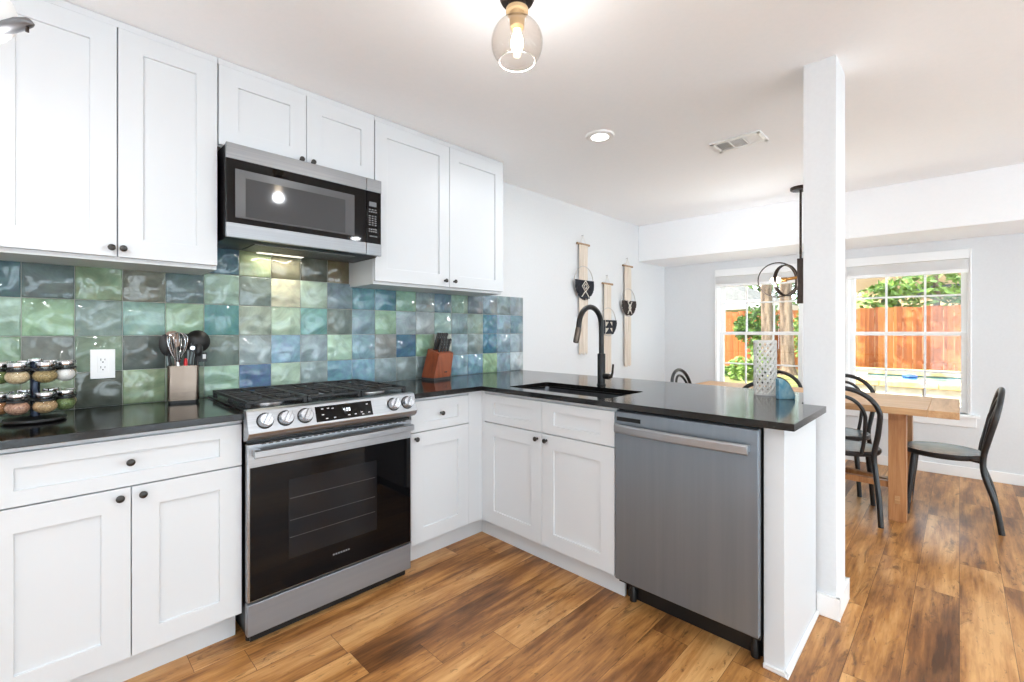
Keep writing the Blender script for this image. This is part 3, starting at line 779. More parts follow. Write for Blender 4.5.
# ================================================================== DISHWASHER
dw = empty('dishwasher', (1.5, -1.77, 0), 'stainless steel dishwasher with curved bar handle under the peninsula', 'dishwasher')
DY0, DY1 = -2.066, -1.477
MB().box(1.275, 1.84, DY0 + .003, DY1 - .003, .10, .884).build('body', M_blackplastic, dw)
MB().box(1.352, 1.37, DY0 + .001, DY1 - .003, 0, .10).build('toe_kick', M_blackplastic, dw)
dd = MB().prism([(1.247, .122), (1.245, .13), (1.245, .845), (1.250, .872), (1.262, .876), (1.275, .876), (1.275, .122)],
                lambda a, z: (a, DY0, z), lambda a, z: (a, DY1, z)).build('door', M_steel_dark, dw, bevel=.002)
hb = MB(); vs = []; fs = []
for k in range(17):
    t = k / 16; yv = -1.492 + (-2.040 + 1.492) * t; xo = 1.214 - .016 * math.sin(PI * t); z = .804
    vs += [(xo, yv, z - .019), (xo - .006, yv, z - .015), (xo - .006, yv, z + .013), (xo, yv, z + .018), (xo + .010, yv, z + .018), (xo + .010, yv, z - .019)]
for k in range(16):
    for j in range(6): fs.append((k * 6 + j, k * 6 + (j + 1) % 6, k * 6 + 6 + (j + 1) % 6, k * 6 + 6 + j))
fs += [tuple(range(6))[::-1], tuple(range(96, 102))]
hb.add(vs, fs)
for yv in (-1.516, -2.038): hb.box(1.218, 1.246, yv, yv + .022, .792, .816)
hb.build('handle', M_steel_range, dd, bevel=.001)
MB().box(1.2440, 1.2465, -1.602, -1.486, .832, .850).build('vent', M_dark, dd, bevel=.001)
for yv in (DY0 + .035, DY1 - .04):
    MB().lathe([(0, 0), (.016, 0), (.016, .05), (.012, .06), (.012, .10), (0, .10)], (1.335, yv, 0), 14).build('levelling_foot', M_blackplastic, dw)

# ================================================================== WALL OUTLETS, SWITCH
def plate(name, label, cat, c, ux, nrm_, wdt=.079, h=.122, toggle=False):
    c = Vector(c); ux = Vector(ux); n = Vector(nrm_); uz = Vector((0, 0, 1))
    R = Matrix((ux, uz, n)).transposed().to_4x4(); Mx = Matrix.Translation(c) @ R
    r = MB().box(-wdt / 2, wdt / 2, -h / 2, h / 2, 0, .006).xform(Mx).build(name, M_white_plastic, bevel=.002)
    tag(r, label, cat)
    if toggle:
        MB().box(-.017, .017, -.034, .034, .004, .009).xform(Mx).build('rocker', M_white_plastic, r, bevel=.001)
    else:
        f = MB().box(-.0175, .0175, -.034, .034, .005, .0075).xform(Mx).build('face', M_white_plastic, r, bevel=.0006)
        sl_ = MB()
        for z0 in (.014, -.018):
            sl_.box(-.0075, -.0055, z0, z0 + .009, .007, .0079).box(.0055, .0072, z0 + .001, z0 + .008, .007, .0079)
            sl_.zprism(arc(0, z0 - .006, .0025, 0, 2 * PI * 11 / 12, 11), .007, .0079)
        sl_.xform(Mx).build('slots', M_dark, f)
    return r
plate('wall_outlet', 'white double power outlet on the tiles between the spice rack and the utensil crock', 'outlet', (-.376, -.0085, 1.094), (1, 0, 0), (0, -1, 0))
plate('light_switch', 'white rocker light switch on the side of the white column', 'switch', (1.905, -2.2072, 1.335), (1, 0, 0), (0, -1, 0), .07, .115, True)

# ================================================================== SPICE CAROUSEL
SC = Vector((-.571, -.249, CT1))
sp = empty('spice_carousel', SC, 'black two-tier revolving spice rack standing on the worktop at far left', 'spice rack')
MB().lathe([(0, 0), (.072, 0), (.082, .006), (.080, .013), (.03, .018), (0, .018)], SC, 36).build('base', M_blackplastic, sp)
MB().cyl(SC + Vector((0, 0, .016)), SC + Vector((0, 0, .215)), .013).build('post', mat('blue_black_post', S(38, 46, 62), .25, .6), sp)
TIER = (.088, .192)
for zt in TIER:
    rk_ = MB().lathe([(.030, zt - .010), (.058, zt - .010), (.058, zt - .004), (.030, zt - .004)], SC, 32, closed_prof=True)
    rk_.lathe([(.013, zt - .010), (.034, zt - .010), (.034, zt - .004), (.013, zt - .004)], SC, 32, closed_prof=True)
    for k in range(8):
        t = 2 * PI * (k + .5) / 8 - .10
        c = SC + Vector((math.cos(t) * .086, math.sin(t) * .086, zt - .007))
        rk_.lathe([(.0195, -.003), (.0255, -.003), (.0255, .003), (.0195, .003)], c, 18, closed_prof=True)
        rk_.cyl(SC + Vector((math.cos(t) * .055, math.sin(t) * .055, zt - .007)), SC + Vector((math.cos(t) * .066, math.sin(t) * .066, zt - .007)), .004, n=8)
    rk_.build('holder_ring', M_black, sp)
MB().lathe([(0, .212), (.02, .212), (.02, .22), (.008, .224), (0, .224)], SC, 24).build('cap', M_chrome, sp)
SP_COL = {
 'beige': (S(176, 150, 112), S(216, 196, 160)), 'green': (S(74, 92, 48), S(122, 138, 82)), 'salt': (S(226, 222, 218), S(240, 238, 234)),
 'pink': (S(142, 96, 76), S(200, 160, 134)), 'olive': (S(116, 100, 62), S(182, 158, 108)), 'tan': (S(140, 108, 72), S(200, 168, 124)), 'rust': (S(130, 82, 48), S(184, 132, 84))}
def spice_mat(k): return noisy('spice_' + k, SP_COL[k][0], SP_COL[k][1], (170, 170, 170), .85, bstr=.4, bdist=.002)
def jar(c, t, colr, label, group=None):
    r = empty('spice_jar', c, label, 'spice jar', group)
    R = Matrix.Rotation(t, 3, 'Z')
    MB().ball((0, 0, -.028), .027, .034, .0265, 22, 12, rot=R).lathe([(.0175, -.012), (.0180, .004), (.0165, .004), (.0160, -.012)], (0, 0, 0), 22, closed_prof=True).build('bulb', M_jar, r, local=True)
    MB().ball((0, 0, -.0282), .0246, .0316, .0240, 20, 10, rot=R).build('spice', spice_mat(colr), r, local=True)
    MB().lathe([(0, .0195), (.0235, .0195), (.0245, .017), (.0245, .0045), (.0235, .003), (.0190, .003)], (0, 0, 0), 24).build('lid', M_chrome, r, local=True)
    return r
HG = 'spice jars on the back of the revolving rack'
JL = {   # (tier, slot): contents, label
 (1, 6): ('olive', 'jar of olive green herbs, upper tier of the spice rack, right of the post'),
 (1, 7): ('salt', 'jar of white salt at the right end of the spice rack, upper tier'),
 (1, 5): ('beige', 'jar of beige ground spice, upper tier of the spice rack, left of the post'),
 (1, 4): ('green', 'jar of dark green herbs at the left photo edge, upper tier of the spice rack'),
 (0, 6): ('tan', 'jar of tan seasoning, lower tier of the spice rack, right of the post'),
 (0, 7): ('green', 'jar of bright green herbs at the right end of the spice rack, lower tier'),
 (0, 5): ('pink', 'jar of pinkish brown spice, lower tier of the spice rack, left of the post'),
 (0, 4): ('rust', 'jar of rust brown spice at the left photo edge, lower tier of the spice rack')}
for tier in (0, 1):
    for k in range(8):
        t = 2 * PI * (k + .5) / 8 - .10
        c = SC + Vector((math.cos(t) * .086, math.sin(t) * .086, TIER[tier]))
        if (tier, k) in JL: colr, lb = JL[(tier, k)]; g = None
        else: colr, lb, g = ('tan' if k % 2 else 'olive'), 'spice jar on the back of the revolving rack, facing the tiles', HG
        jar(c, t, colr, lb, g)

# ================================================================== UTENSIL CROCK
UC = Vector((-.112, -.105, CT1)); UR = Matrix.Rotation(-.28, 4, 'Z')
uc = empty('utensil_crock', UC, 'rectangular brushed steel utensil holder on a black foot, left of the range', 'utensil holder')
def box_open(hx, hy, r, z0, z1, t):
    m = MB(); a = rrect(-hx, hx, -hy, hy, r); b = rrect(-hx + t, hx - t, -hy + t, hy - t, r - t); n = len(a)
    vs = [(x, y, z0) for x, y in a] + [(x, y, z1) for x, y in a] + [(x, y, z1) for x, y in b] + [(x, y, z0 + t) for x, y in b]
    fs = [list(range(n))[::-1], list(range(3 * n, 4 * n))]
    for i in range(n):
        j = (i + 1) % n
        for q in range(3): fs.append((q * n + i, q * n + j, q * n + n + j, q * n + n + i))
    return m.add(vs, fs)
cm = box_open(.058, .034, .014, .012, .165, .002).xform(Matrix.Translation(UC) @ UR); cm.build('holder', M_crock, uc)
MB().zprism(rrect(-.054, .054, -.031, .031, .012), 0, .0125).xform(Matrix.Translation(UC) @ UR).build('foot', M_blackplastic, uc)
def ut(name, label, cat, lx, ly, top, mt, parts):
    """utensil from a local foot (lx, ly) in the crock up to world-offset top"""
    base = UC + (UR @ Vector((lx, ly, .02)))
    r = empty(name, base, label, cat)
    tp = UC + Vector(top); d = (tp - base).normalized()
    x = Vector((1, 0, 0)); x = (x - d * x.dot(d)).normalized(); yv = d.cross(x)
    F = Matrix((x, yv, d)).transposed().to_4x4(); Mx = Matrix.Translation(base) @ F
    for nm, mb, m_ in parts((tp - base).length): mb.xform(Mx).build(nm, m_, r)
    return r
def spoon_parts(hr, wr_, m_, deep=.012, slots=False):
    def f(Ln):
        h = MB().tube([(0, 0, 0), (0, 0, Ln * .55), (0, 0, Ln - hr * 1.6)], [.006, .006, .005], 10)
        b = MB()
        n, m = 20, 6; vs = []; fs = []
        for sgn in (0, 1):
            for i in range(m + 1):
                q = i / m
                for j in range(n):
                    t = 2 * PI * j / n
                    vs.append((wr_ * q * math.cos(t), -deep * (1 - q * q) + sgn * .003, Ln - hr + hr * q * math.sin(t)))
        o = (m + 1) * n
        for sgn in (0, 1):
            for i in range(m):
                for j in range(n):
                    fs.append([sgn * o + i * n + j, sgn * o + i * n + (j + 1) % n, sgn * o + (i + 1) * n + (j + 1) % n, sgn * o + (i + 1) * n + j])
        for j in range(n): fs.append((m * n + j, m * n + (j + 1) % n, o + m * n + (j + 1) % n, o + m * n + j))
        b.add(vs, fs)
        out = [('handle', h, m_), ('head', b, m_)]
        return out
    return f
def slot_turner(m_, wd=.036, ht=.085, slots=True):
    def f(Ln):
        h = MB().tube([(0, 0, 0), (0, 0, Ln - ht)], [.006, .005], 10)
        b = MB(); z0, z1 = Ln - ht, Ln
        if slots:
            for k in range(4):
                a = -wd + 2 * wd * k / 4 + (.0 if k == 0 else .004)
                b.box(a, a + wd / 2 - .005, -.0015, .0015, z0 + .012, z1 - .008)
            b.box(-wd, wd, -.0015, .0015, z1 - .009, z1); b.box(-wd, wd, -.0015, .0015, z0, z0 + .013)
            b.box(wd - .006, wd, -.0015, .0015, z0, z1)
        else:
            b.prism(rrect(-wd, wd, z0, z1, .016), lambda x, z: (x, -.003, z), lambda x, z: (x, .003, z))
        return [('handle', h, m_), ('blade', b, m_)]
    return f
def whisk_parts(Ln):
    h = MB().tube([(0, 0, 0), (0, 0, Ln * .50), (0, 0, Ln * .56)], [.008, .009, .006], 12)
    wv = MB(); z0 = Ln * .54; H = Ln - z0
    for k in range(6):
        ang = PI * k / 6; pts = []
        for i in range(25):
            t = PI * i / 24
            r = .036 * math.sin(t) ** .8 * (1 if t < PI / 2 else 1) if 0 < t < PI else .003
            side = 1 if i <= 12 else -1
            u = i / 12 if i <= 12 else (24 - i) / 12
            rr = .004 + .034 * math.sin(min(u, 1) * PI * .62) if u < .8 else .004 + .034 * math.sin(.8 * PI * .62) * math.cos((u - .8) / .2 * PI / 2)
            pts.append((side * rr * math.cos(ang), side * rr * math.sin(ang), z0 + H * (u if u < .8 else .8 + .2 * math.sin((u - .8) / .2 * PI / 2))))
        wv.tube(pts, .0013, 6)
    return [('handle', h, M_chrome), ('wires', wv, M_chrome)]
ut('cooking_spoon', 'black cooking spoon leaning at the left of the utensil crock', 'spoon', -.030, .010, (-.062, .028, .305), None, spoon_parts(.05, .030, M_blackplastic))
ut('spatula', 'taupe silicone spatula standing behind the whisk in the crock', 'spatula', -.012, .014, (-.040, .030, .318), None, slot_turner(M_taupe, .022, .075, False))
ut('whisk', 'steel balloon whisk at the front of the utensil crock', 'whisk', -.018, -.012, (-.026, -.018, .312), None, whisk_parts)
ut('ladle', 'black round ladle, the large head at the right of the crock', 'ladle', .030, .008, (.062, .030, .322), None, spoon_parts(.052, .050, M_blackplastic, .03))
ut('slotted_turner', 'black slotted turner standing between the whisk and the ladle', 'turner', .012, .016, (.010, .035, .306), None, slot_turner(M_blackplastic, .027, .075, True))
ut('tongs', 'short black tongs with steel glints in front of the ladle', 'tongs', .012, -.014, (.030, -.020, .262), None,
   lambda Ln: [('arm', MB().box(-.009, -.004, -.004, .004, 0, Ln), M_blackplastic), ('arm', MB().box(.004, .009, -.004, .004, 0, Ln), M_blackplastic), ('pivot', MB().cyl((0, -.006, Ln - .02), (0, .006, Ln - .02), .009, n=14), M_chrome)])
ut('paring_knife', 'small red handled tool in the middle of the utensil crock', 'kitchen tool', .004, -.018, (.004, -.020, .196), None,
   lambda Ln: [('handle', MB().tube([(0, 0, 0), (0, 0, Ln - .006), (0, 0, Ln)], [.006, .007, .004], 10), M_red)])
ut('slotted_spoon', 'narrow black spoon beside the ladle at the right of the crock', 'spoon', .040, -.010, (.056, -.012, .262), None, spoon_parts(.032, .016, M_blackplastic))
FX_ = -.024
tg = MB().box(FX_ - .020, FX_ + .020, -.0135, -.0085, 1.086, 1.130).build('wall_fitting', M_blackplastic, bevel=.002)
tag(tg, 'small black fitting with a white insert on the tiles right of the utensil crock', 'wall fitting')
MB().box(FX_ + .002, FX_ + .015, -.0150, -.0130, 1.100, 1.122).build('insert', M_white_plastic, tg)

# ================================================================== KNIFE BLOCK
kbx, kby = 1.255, -.115
kb = empty('knife_block', (kbx, kby, CT1), 'reddish brown wooden knife block on a grey foot, in front of the tiles', 'knife block')
foot = [(1.191, -.186), (1.352, -.150), (1.338, -.055), (1.178, -.066)]
MB().zprism(foot, CT1, CT1 + .016).build('foot', mat('grey_rubber', S(58, 60, 64), .6), kb)
lean = Vector((.052, .018, 0)); Hb = .156
low = [Vector((x, y, CT1 + .016)) for x, y in foot]
cen = sum(low, Vector()) / 4
top = [cen + (p - cen) * .90 + lean + Vector((0, 0, Hb if i in (0, 1) else Hb + .030)) for i, p in enumerate(low)]
MB().add(low + top, [(3, 2, 1, 0), (4, 5, 6, 7)] + [(k, (k + 1) % 4, 4 + (k + 1) % 4, 4 + k) for k in range(4)]).build('block', M_block, kb, bevel=.002)
ex = (low[1] - low[0]).normalized(); ey = (low[3] - low[0]).normalized()
MB().add([low[0] + ex * .098 + Vector((.006, -.0008, .030)), low[0] + ex * .124 + Vector((.006, -.0008, .030)), low[0] + ex * .124 + Vector((.007, -.0002, .037)), low[0] + ex * .098 + Vector((.007, -.0002, .037)),
          low[0] + ex * .098 + Vector((.006, .002, .030)), low[0] + ex * .124 + Vector((.006, .002, .030)), low[0] + ex * .124 + Vector((.007, .003, .037)), low[0] + ex * .098 + Vector((.007, .003, .037))],
         [(0, 1, 2, 3), (4, 5, 6, 7), (0, 1, 5, 4), (1, 2, 6, 5), (2, 3, 7, 6), (3, 0, 4, 7)]).build('badge', M_blackplastic, kb)
names_k = ['tall black handled knife in the back row of the wooden block', 'short black handled steak knife in the front row of the wooden block']
tdir = Vector((.055, .008, .155)).normalized()
for row in (0, 1):
    for k in range(5 if row == 0 else 4):
        u = (k + .5) / (5 if row == 0 else 4)
        p = top[0] + (top[1] - top[0]) * (.12 + .76 * u) + (top[3] - top[0]) * (.70 if row == 0 else .28)
        Ln = (.120 if row == 0 else .092)
        kr = empty('kitchen_knife', p, names_k[row], 'knife', ('knives in the back row of the block', 'steak knives in the front row of the block')[row])
        hm = MB().tube([p - tdir * .004, p + tdir * .012, p + tdir * Ln * .6, p + tdir * (Ln - .004), p + tdir * Ln], [.0062, .0060, .0074, .0074, .004], 10, squash=1.5)
        hm.build('handle', M_blackplastic, kr)
        MB().tube([p - tdir * .05, p - tdir * .003], [.005, .0055], 8).build('bolster', M_chrome, kr)
        rv = MB()
        for q in (.35, .55, .75):
            c = p + tdir * Ln * q; rv.cyl(c + Vector((-.003, -.0125, 0)), c + Vector((-.003, .0125, 0)), .0018, n=8)
        rv.build('rivets', M_chrome, kr)

# ================================================================== VASE AND BLUE GLASS
VC = Vector((1.985, -1.885, CT1))
va = empty('lattice_vase', VC, 'tall white openwork lattice vase standing on the worktop near the column', 'vase')
vm = MB(); rv0 = .047; Hv = .272
MB().lathe([(0, 0), (rv0 + .003, 0), (rv0 + .003, .010), (rv0 - .004, .010), (rv0 - .004, .004), (0, .004)], VC, 32).build('base', M_vase, va)
NB = 12
for dirn in (1, -1):
    for k in range(NB):
        pts = []
        for i in range(29):
            q = i / 28; t = 2 * PI * k / NB + dirn * q * 2 * PI * .62
            rr = rv0 + .0015 * dirn
            pts.append(VC + Vector((rr * math.cos(t), rr * math.sin(t), .006 + (Hv - .012) * q)))
        vm.tube(pts, .0042, 6, squash=1.0)
vm.build('lattice', M_vase, va)
MB().lathe([(rv0 - .004, Hv - .012), (rv0 + .004, Hv - .012), (rv0 + .004, Hv), (rv0 - .004, Hv)], VC, 32, closed_prof=True).build('rim', M_vase, va)
PL = Vector((1.838, -1.983, CT1))
ang = math.radians(-38)
def plf(off):
    def f(a, b): return (PL.x + a * math.cos(ang) - off * math.sin(ang), PL.y + a * math.sin(ang) + off * math.cos(ang), PL.z + b)
    return f
qd = [(0, 0), (.086, 0), (.086, .012), (.080, .032), (.068, .054), (.052, .074), (.032, .089), (.012, .097), (0, .098)]
bp = MB().prism(qd, plf(-.002), plf(.024)).build('glass_ornament', M_blue, bevel=.005, seg=3)
tag(bp, 'pale blue quarter-round glass ornament standing on edge beside the lattice vase', 'ornament')

# ================================================================== WALL HANGINGS
def hanging(x, ztop, zbot, zr0, zr1, label, wd, style):
    r = empty('wall_hanging', (x, -.012, zbot), label, 'wall hanging')
    dz = ztop
    MB().cyl((x - wd * .72, -.020, dz), (x + wd * .72, -.020, dz), .011, n=12).build('dowel', M_dowel, r)
    MB().tube([(x - wd * .3, -.020, dz + .008), (x, -.014, dz + .085), (x + wd * .3, -.020, dz + .008)], .0022, 6).build('hanging_loop', M_cream, r)
    MB().cyl((x, 0, dz + .085), (x, -.022, dz + .088), .004, n=8).build('nail', M_chrome, r)
    cd = MB(); rn = random.Random(int(x * 100)); n = 15
    for k in range(n):
        a = x - wd / 2 + wd * (k + .5) / n
        zb = zbot + rn.uniform(-.012, .018)
        pts = [(a + rn.uniform(-.0022, .0022) + (.0 if q < .75 else rn.uniform(-.004, .004)), -.020 - .004 * rn.random(), dz - (dz - zb) * q) for q in (0, .2, .4, .6, .8, 1)]
        cd.tube(pts, wd / n * .56, 7)
    cd.build('cord_hank', M_cord, r)
    R_ = (zr1 - zr0) / 2; zc = (zr0 + zr1) / 2
    MB().tube([(x + R_ * math.cos(t), -.028, zc + R_ * math.sin(t)) for t in [2 * PI * k / 48 for k in range(48)]], .0042, 8, closed=True).build('hoop', mat('hoop_wire', S(196, 192, 188), .35, .4), r)
    yo = -.036
    m_ = M_brown if style == 'c' else M_navy
    wv = MB()
    zcut = zc + R_ * .12
    a0 = math.asin(.12)
    if style in 'ac':
        for sgn_n in range(26):
            q = (sgn_n + .5) / 26; a = x - R_ * .97 + R_ * 1.94 * q
            half = math.sqrt(max(R_ * R_ - (a - x) ** 2, 0))
            zb = zc - half - (rn.uniform(0, .02) if style == 'a' else 0)
            if style == 'c' and abs(a - x) < R_ * .20: zb = max(zb, zc - half * .93)
            if style == 'c' and abs(a - x) < R_ * .16: zcut_ = zcut - .012
            else: zcut_ = zcut
            if zb < zcut_: wv.tube([(a, yo, zcut_), (a + rn.uniform(-.002, .002), yo - .004, (zcut_ + zb) / 2), (a, yo, zb)], R_ * .042, 7)
    else:
        for q0, q1 in ((-.95, -.5), (.42, 1.0)):
            for k in range(8):
                a = x + R_ * (q0 + (q1 - q0) * (k + .5) / 8); half = math.sqrt(max(R_ * R_ - (a - x) ** 2, 0))
                zb = zc - half * .92 - .01
                wv.tube([(a, yo, zcut), (a, yo - .004, (zcut + zb) / 2), (a, yo, zb)], R_ * .040, 7)
    wv.build('yarn_weave', m_, r)
    mo = MB(); yf = yo - .012
    def zig(ps, rr=.0045): mo.tube([(x + a * R_, yf, zc + b * R_) for a, b in ps], rr, 6)
    if style == 'a':
        zig([(0, .08), (-.36, -.26), (0, -.60), (.36, -.26), (0, .08)]); zig([(0, -.10), (-.18, -.26), (0, -.44), (.18, -.26), (0, -.10)])
        zig([(0, -.55), (-.40, -.92)]); zig([(0, -.55), (.36, -.92)])
        mo.build('diamond_motif', M_cream, r)
    elif style == 'c':
        zig([(-.28, .06), (.28, -.84)]); zig([(.28, .06), (-.28, -.84)]); zig([(0, -.14), (-.16, -.39), (0, -.64), (.16, -.39), (0, -.14)])
        mo.build('cross_motif', M_cream, r)
    else:
        for za in (.02, -.42):
            mo.add([(x - .34 * R_, yf, zc + (za - .34) * R_), (x + .34 * R_, yf, zc + (za - .34) * R_), (x, yf, zc + za * R_), (x - .34 * R_, yf + .010, zc + (za - .34) * R_), (x + .34 * R_, yf + .010, zc + (za - .34) * R_), (x, yf + .010, zc + za * R_)],
                   [(0, 1, 2), (3, 5, 4), (0, 1, 4, 3), (1, 2, 5, 4), (2, 0, 3, 5)])
        for za in (.06, -.38, -.80): mo.tube([(x - R_ * .44, yf, zc + za * R_), (x + R_ * .44, yf, zc + za * R_)], .010, 6)
        mo.build('triangle_motif', M_navy, r)
        w2 = MB()
        for k in range(9):
            a = x + R_ * (-.46 + .92 * (k + .5) / 9); w2.tube([(a, yo + .004, zcut), (a, yo + .004, zc - R_ * .84)], R_ * .055, 6)
        lab(w2.build('cream_weave', M_cream, r), 'cream woven centre')
hanging(3.045, 2.06, 1.02, 1.545, 1.85, 'cream cord wall hanging with black woven half hoop and white diamond, nearest the kitchen', .135, 'a')
hanging(3.465, 1.715, .80, 1.185, 1.47, 'cream cord wall hanging with patterned black and white hoop, lowest and middle, behind the faucet', .13, 'b')
hanging(3.862, 1.935, .86, 1.395, 1.69, 'cream cord wall hanging with dark brown woven hoop, nearest the dining corner', .135, 'c')

# ================================================================== LIGHT FITTINGS
def point(name, loc, e, col, r=.03):
    l = bpy.data.lights.new(name, 'POINT'); l.energy = e; l.color = col; l.shadow_soft_size = r
    o = bpy.data.objects.new(name, l); COL.objects.link(o); o.location = loc; return o
GX, GY = .577, -1.506
fl = empty('ceiling_light', (GX, GY, CEIL), 'flush ceiling light with smoky clear glass globe and dark bronze canopy', 'ceiling light')
MB().lathe([(0, CEIL), (.060, CEIL), (.060, CEIL - .050), (.054, CEIL - .062), (.030, CEIL - .064), (.030, CEIL - .088), (0, CEIL - .088)], (GX, GY, 0), 32).build('canopy', M_bronze, fl)
lab(MB().lathe([(0, CEIL - .088), (.038, CEIL - .088), (.038, CEIL - .100), (.027, CEIL - .102), (.024, CEIL - .150), (.016, CEIL - .158), (0, CEIL - .158)], (GX, GY, 0), 24).build('socket', mat('gold_socket', S(206, 176, 134), .4, .3), fl), 'pale gold lamp socket')
zg = 2.212; Rg = .088
prof = [(Rg * math.sin(t), zg + Rg * 1.0 * math.cos(t)) for t in [math.radians(a) for a in range(22, 141, 6)]]
prof = [(r, z) for r, z in prof]
inner = [(max(r - .0025, .001), z) for r, z in prof][::-1]
MB().lathe(prof + inner, (GX, GY, 0), 40, closed_prof=True).build('globe', M_globe, fl)
rr_, zr_ = prof[-1]
MB().tube([(GX + rr_ * math.cos(t), GY + rr_ * math.sin(t), zr_) for t in [2 * PI * k / 40 for k in range(40)]], .0013, 8, closed=True).build('globe_lip', mat('glass_lip', S(190, 182, 174), .1, spec=.8), fl)
MB().lathe([(0, 2.178), (.010, 2.182), (.019, 2.196), (.022, 2.212), (.018, 2.232), (.011, 2.250), (.011, 2.262), (0, 2.262)], (GX, GY, 0), 24).build('bulb', M_bulb, fl)
point('globe_bulb_light', (GX, GY, 2.15), 4, (.92, .96, 1), .03)
# second fitting whose arm enters the frame at the top left
l2 = Vector((-.6669, -.8904, 2.0072))
f2 = empty('ceiling_light', (l2.x, l2.y, CEIL), 'hanging light with frosted globe and dark metal arm cut by the top left photo corner', 'ceiling light')
MB().lathe([(0, CEIL), (.06, CEIL), (.06, CEIL - .03), (0, CEIL - .03)], (l2.x, l2.y, 0), 28).build('canopy', M_bronze, f2)
MB().cyl((l2.x, l2.y, CEIL - .03), (l2.x, l2.y, l2.z + .06), .008).build('rod', M_bronze, f2)
MB().ball(l2, .074, .074, .074, 28, 18).build('globe', mat('frosted_glass', S(246, 246, 245), .5), f2)
MB().tube([(-.6333, -.9248, 1.9568), (-.6098, -.9489, 1.9616), (-.5914, -.9678, 1.9688), (-.5746, -.9849, 1.9724), (-.567, -.9927, 1.9676)], [.012, .0165, .0165, .0125, .003], 16, squash=.8).build('arm', mat('grey_metal', S(112, 112, 114), .36, .6), f2)
MB().cyl((-.5775, -.9815, 1.964), (-.5775, -.9815, 1.950), .0035).build('finial', M_bronze, f2)

point('hanging_globe_light', l2 + Vector((0, 0, -.12)), 4, (.95, .97, 1), .04)
# recessed lamps (one in view, the rest unseen, added to raise the room light)
def can(x, y, label, e=LAMP):
    r = empty('recessed_light', (x, y, CEIL), label, 'recessed light', None if 'glowing beside' in label else 'added recessed ceiling lamps out of view')
    MB().lathe([(.052, CEIL - .012), (.060, CEIL - .014), (.082, CEIL - .010), (.086, CEIL), (.052, CEIL)], (x, y, 0), 36, closed_prof=True).build('trim_ring', M_white_plastic, r)
    MB().lathe([(0, CEIL - .010), (.053, CEIL - .010), (.053, CEIL - .002), (0, CEIL - .002)], (x, y, 0), 32).build('lens', M_lamp_lens, r)
    l = bpy.data.lights.new('can_light', 'AREA'); l.shape = 'DISK'; l.size = .10; l.energy = e; l.color = (.93, .97, 1)
    o = bpy.data.objects.new('can_light', l); COL.objects.link(o); o.location = (x, y, CEIL - .016)
can(1.80, -1.03, 'round white recessed ceiling lamp, glowing beside the air vent')
for x, y in ((-.9, -2.0), (-.9, -3.8), (.6, -3.4), (2.2, -3.6), (-1.9, -1.4)):
    can(x, y, 'round white recessed ceiling lamp added out of view in the ceiling behind the viewer')

# ceiling air vent
vx0, vx1, vy0, vy1 = 2.385, 2.572, -1.745, -1.455
av = empty('air_vent', ((vx0 + vx1) / 2, (vy0 + vy1) / 2, CEIL), 'white rectangular louvred air vent in the ceiling', 'air vent')
fr = MB(); z0, z1 = CEIL - .010, CEIL
fr.box(vx0, vx1, vy0, vy0 + .022, z0, z1).box(vx0, vx1, vy1 - .022, vy1, z0, z1).box(vx0, vx0 + .03, vy0, vy1, z0, z1).box(vx1 - .03, vx1, vy0, vy1, z0, z1)
for q in (1, 2): yy = vy0 + .022 + (vy1 - vy0 - .044) * q / 3; fr.box(vx0, vx1, yy - .006, yy + .006, z0, z1)
fr.build('frame', M_white_plastic, av, bevel=.002)
lv = MB()
for k in range(24):
    yy = vy0 + .026 + (vy1 - vy0 - .052) * k / 23
    tl = .004 if k < 8 else (-.004 if k > 15 else 0)
    lv.add([(vx0 + .03, yy - .0012 + tl, z0 + .001), (vx1 - .03, yy - .0012 + tl, z0 + .001), (vx1 - .03, yy + .0012 + tl, z0 + .001), (vx0 + .03, yy + .0012 + tl, z0 + .001),
            (vx0 + .03, yy - .0012 - tl, z1 - .001), (vx1 - .03, yy - .0012 - tl, z1 - .001), (vx1 - .03, yy + .0012 - tl, z1 - .001), (vx0 + .03, yy + .0012 - tl, z1 - .001)],
           [(0, 1, 2, 3), (4, 5, 6, 7), (0, 1, 5, 4), (1, 2, 6, 5), (2, 3, 7, 6), (3, 0, 4, 7)])
lv.build('louvres', M_white_plastic, av)
MB().box(vx0 + .02, vx1 - .02, vy0 + .02, vy1 - .02, CEIL - .0018, CEIL - .0005).build('duct_backing', mat('duct_grey', S(110, 110, 110), .8), av)

# chandelier over the dining table
CX, CYc = 3.80, -1.650
ch = empty('ring_chandelier', (CX, CYc, CEIL), 'dark bronze chandelier with metal rings and bulbs, hanging behind the column', 'chandelier')
MB().lathe([(0, CEIL), (.075, CEIL), (.075, CEIL - .018), (.068, CEIL - .024), (0, CEIL - .024)], (CX, CYc, 0), 32).build('canopy', M_bronze, ch)
MB().cyl((CX, CYc, CEIL - .02), (CX, CYc, 1.80), .009, n=12).build('rod', M_bronze, ch)
MB().box(CX - .022, CX + .022, CYc - .022, CYc + .022, 1.46, 1.83).build('centre_bar', M_bronze, ch, bevel=.004)
def ring(c, R_, n_, name='ring', band=.020):
    m = MB(); n_ = Vector(n_).normalized()
    m.lathe([(R_, -band / 2), (R_ + .009, -band / 2), (R_ + .009, band / 2), (R_, band / 2)], c, 48, closed_prof=True, axis=n_)
    return m
zc3 = 1.665
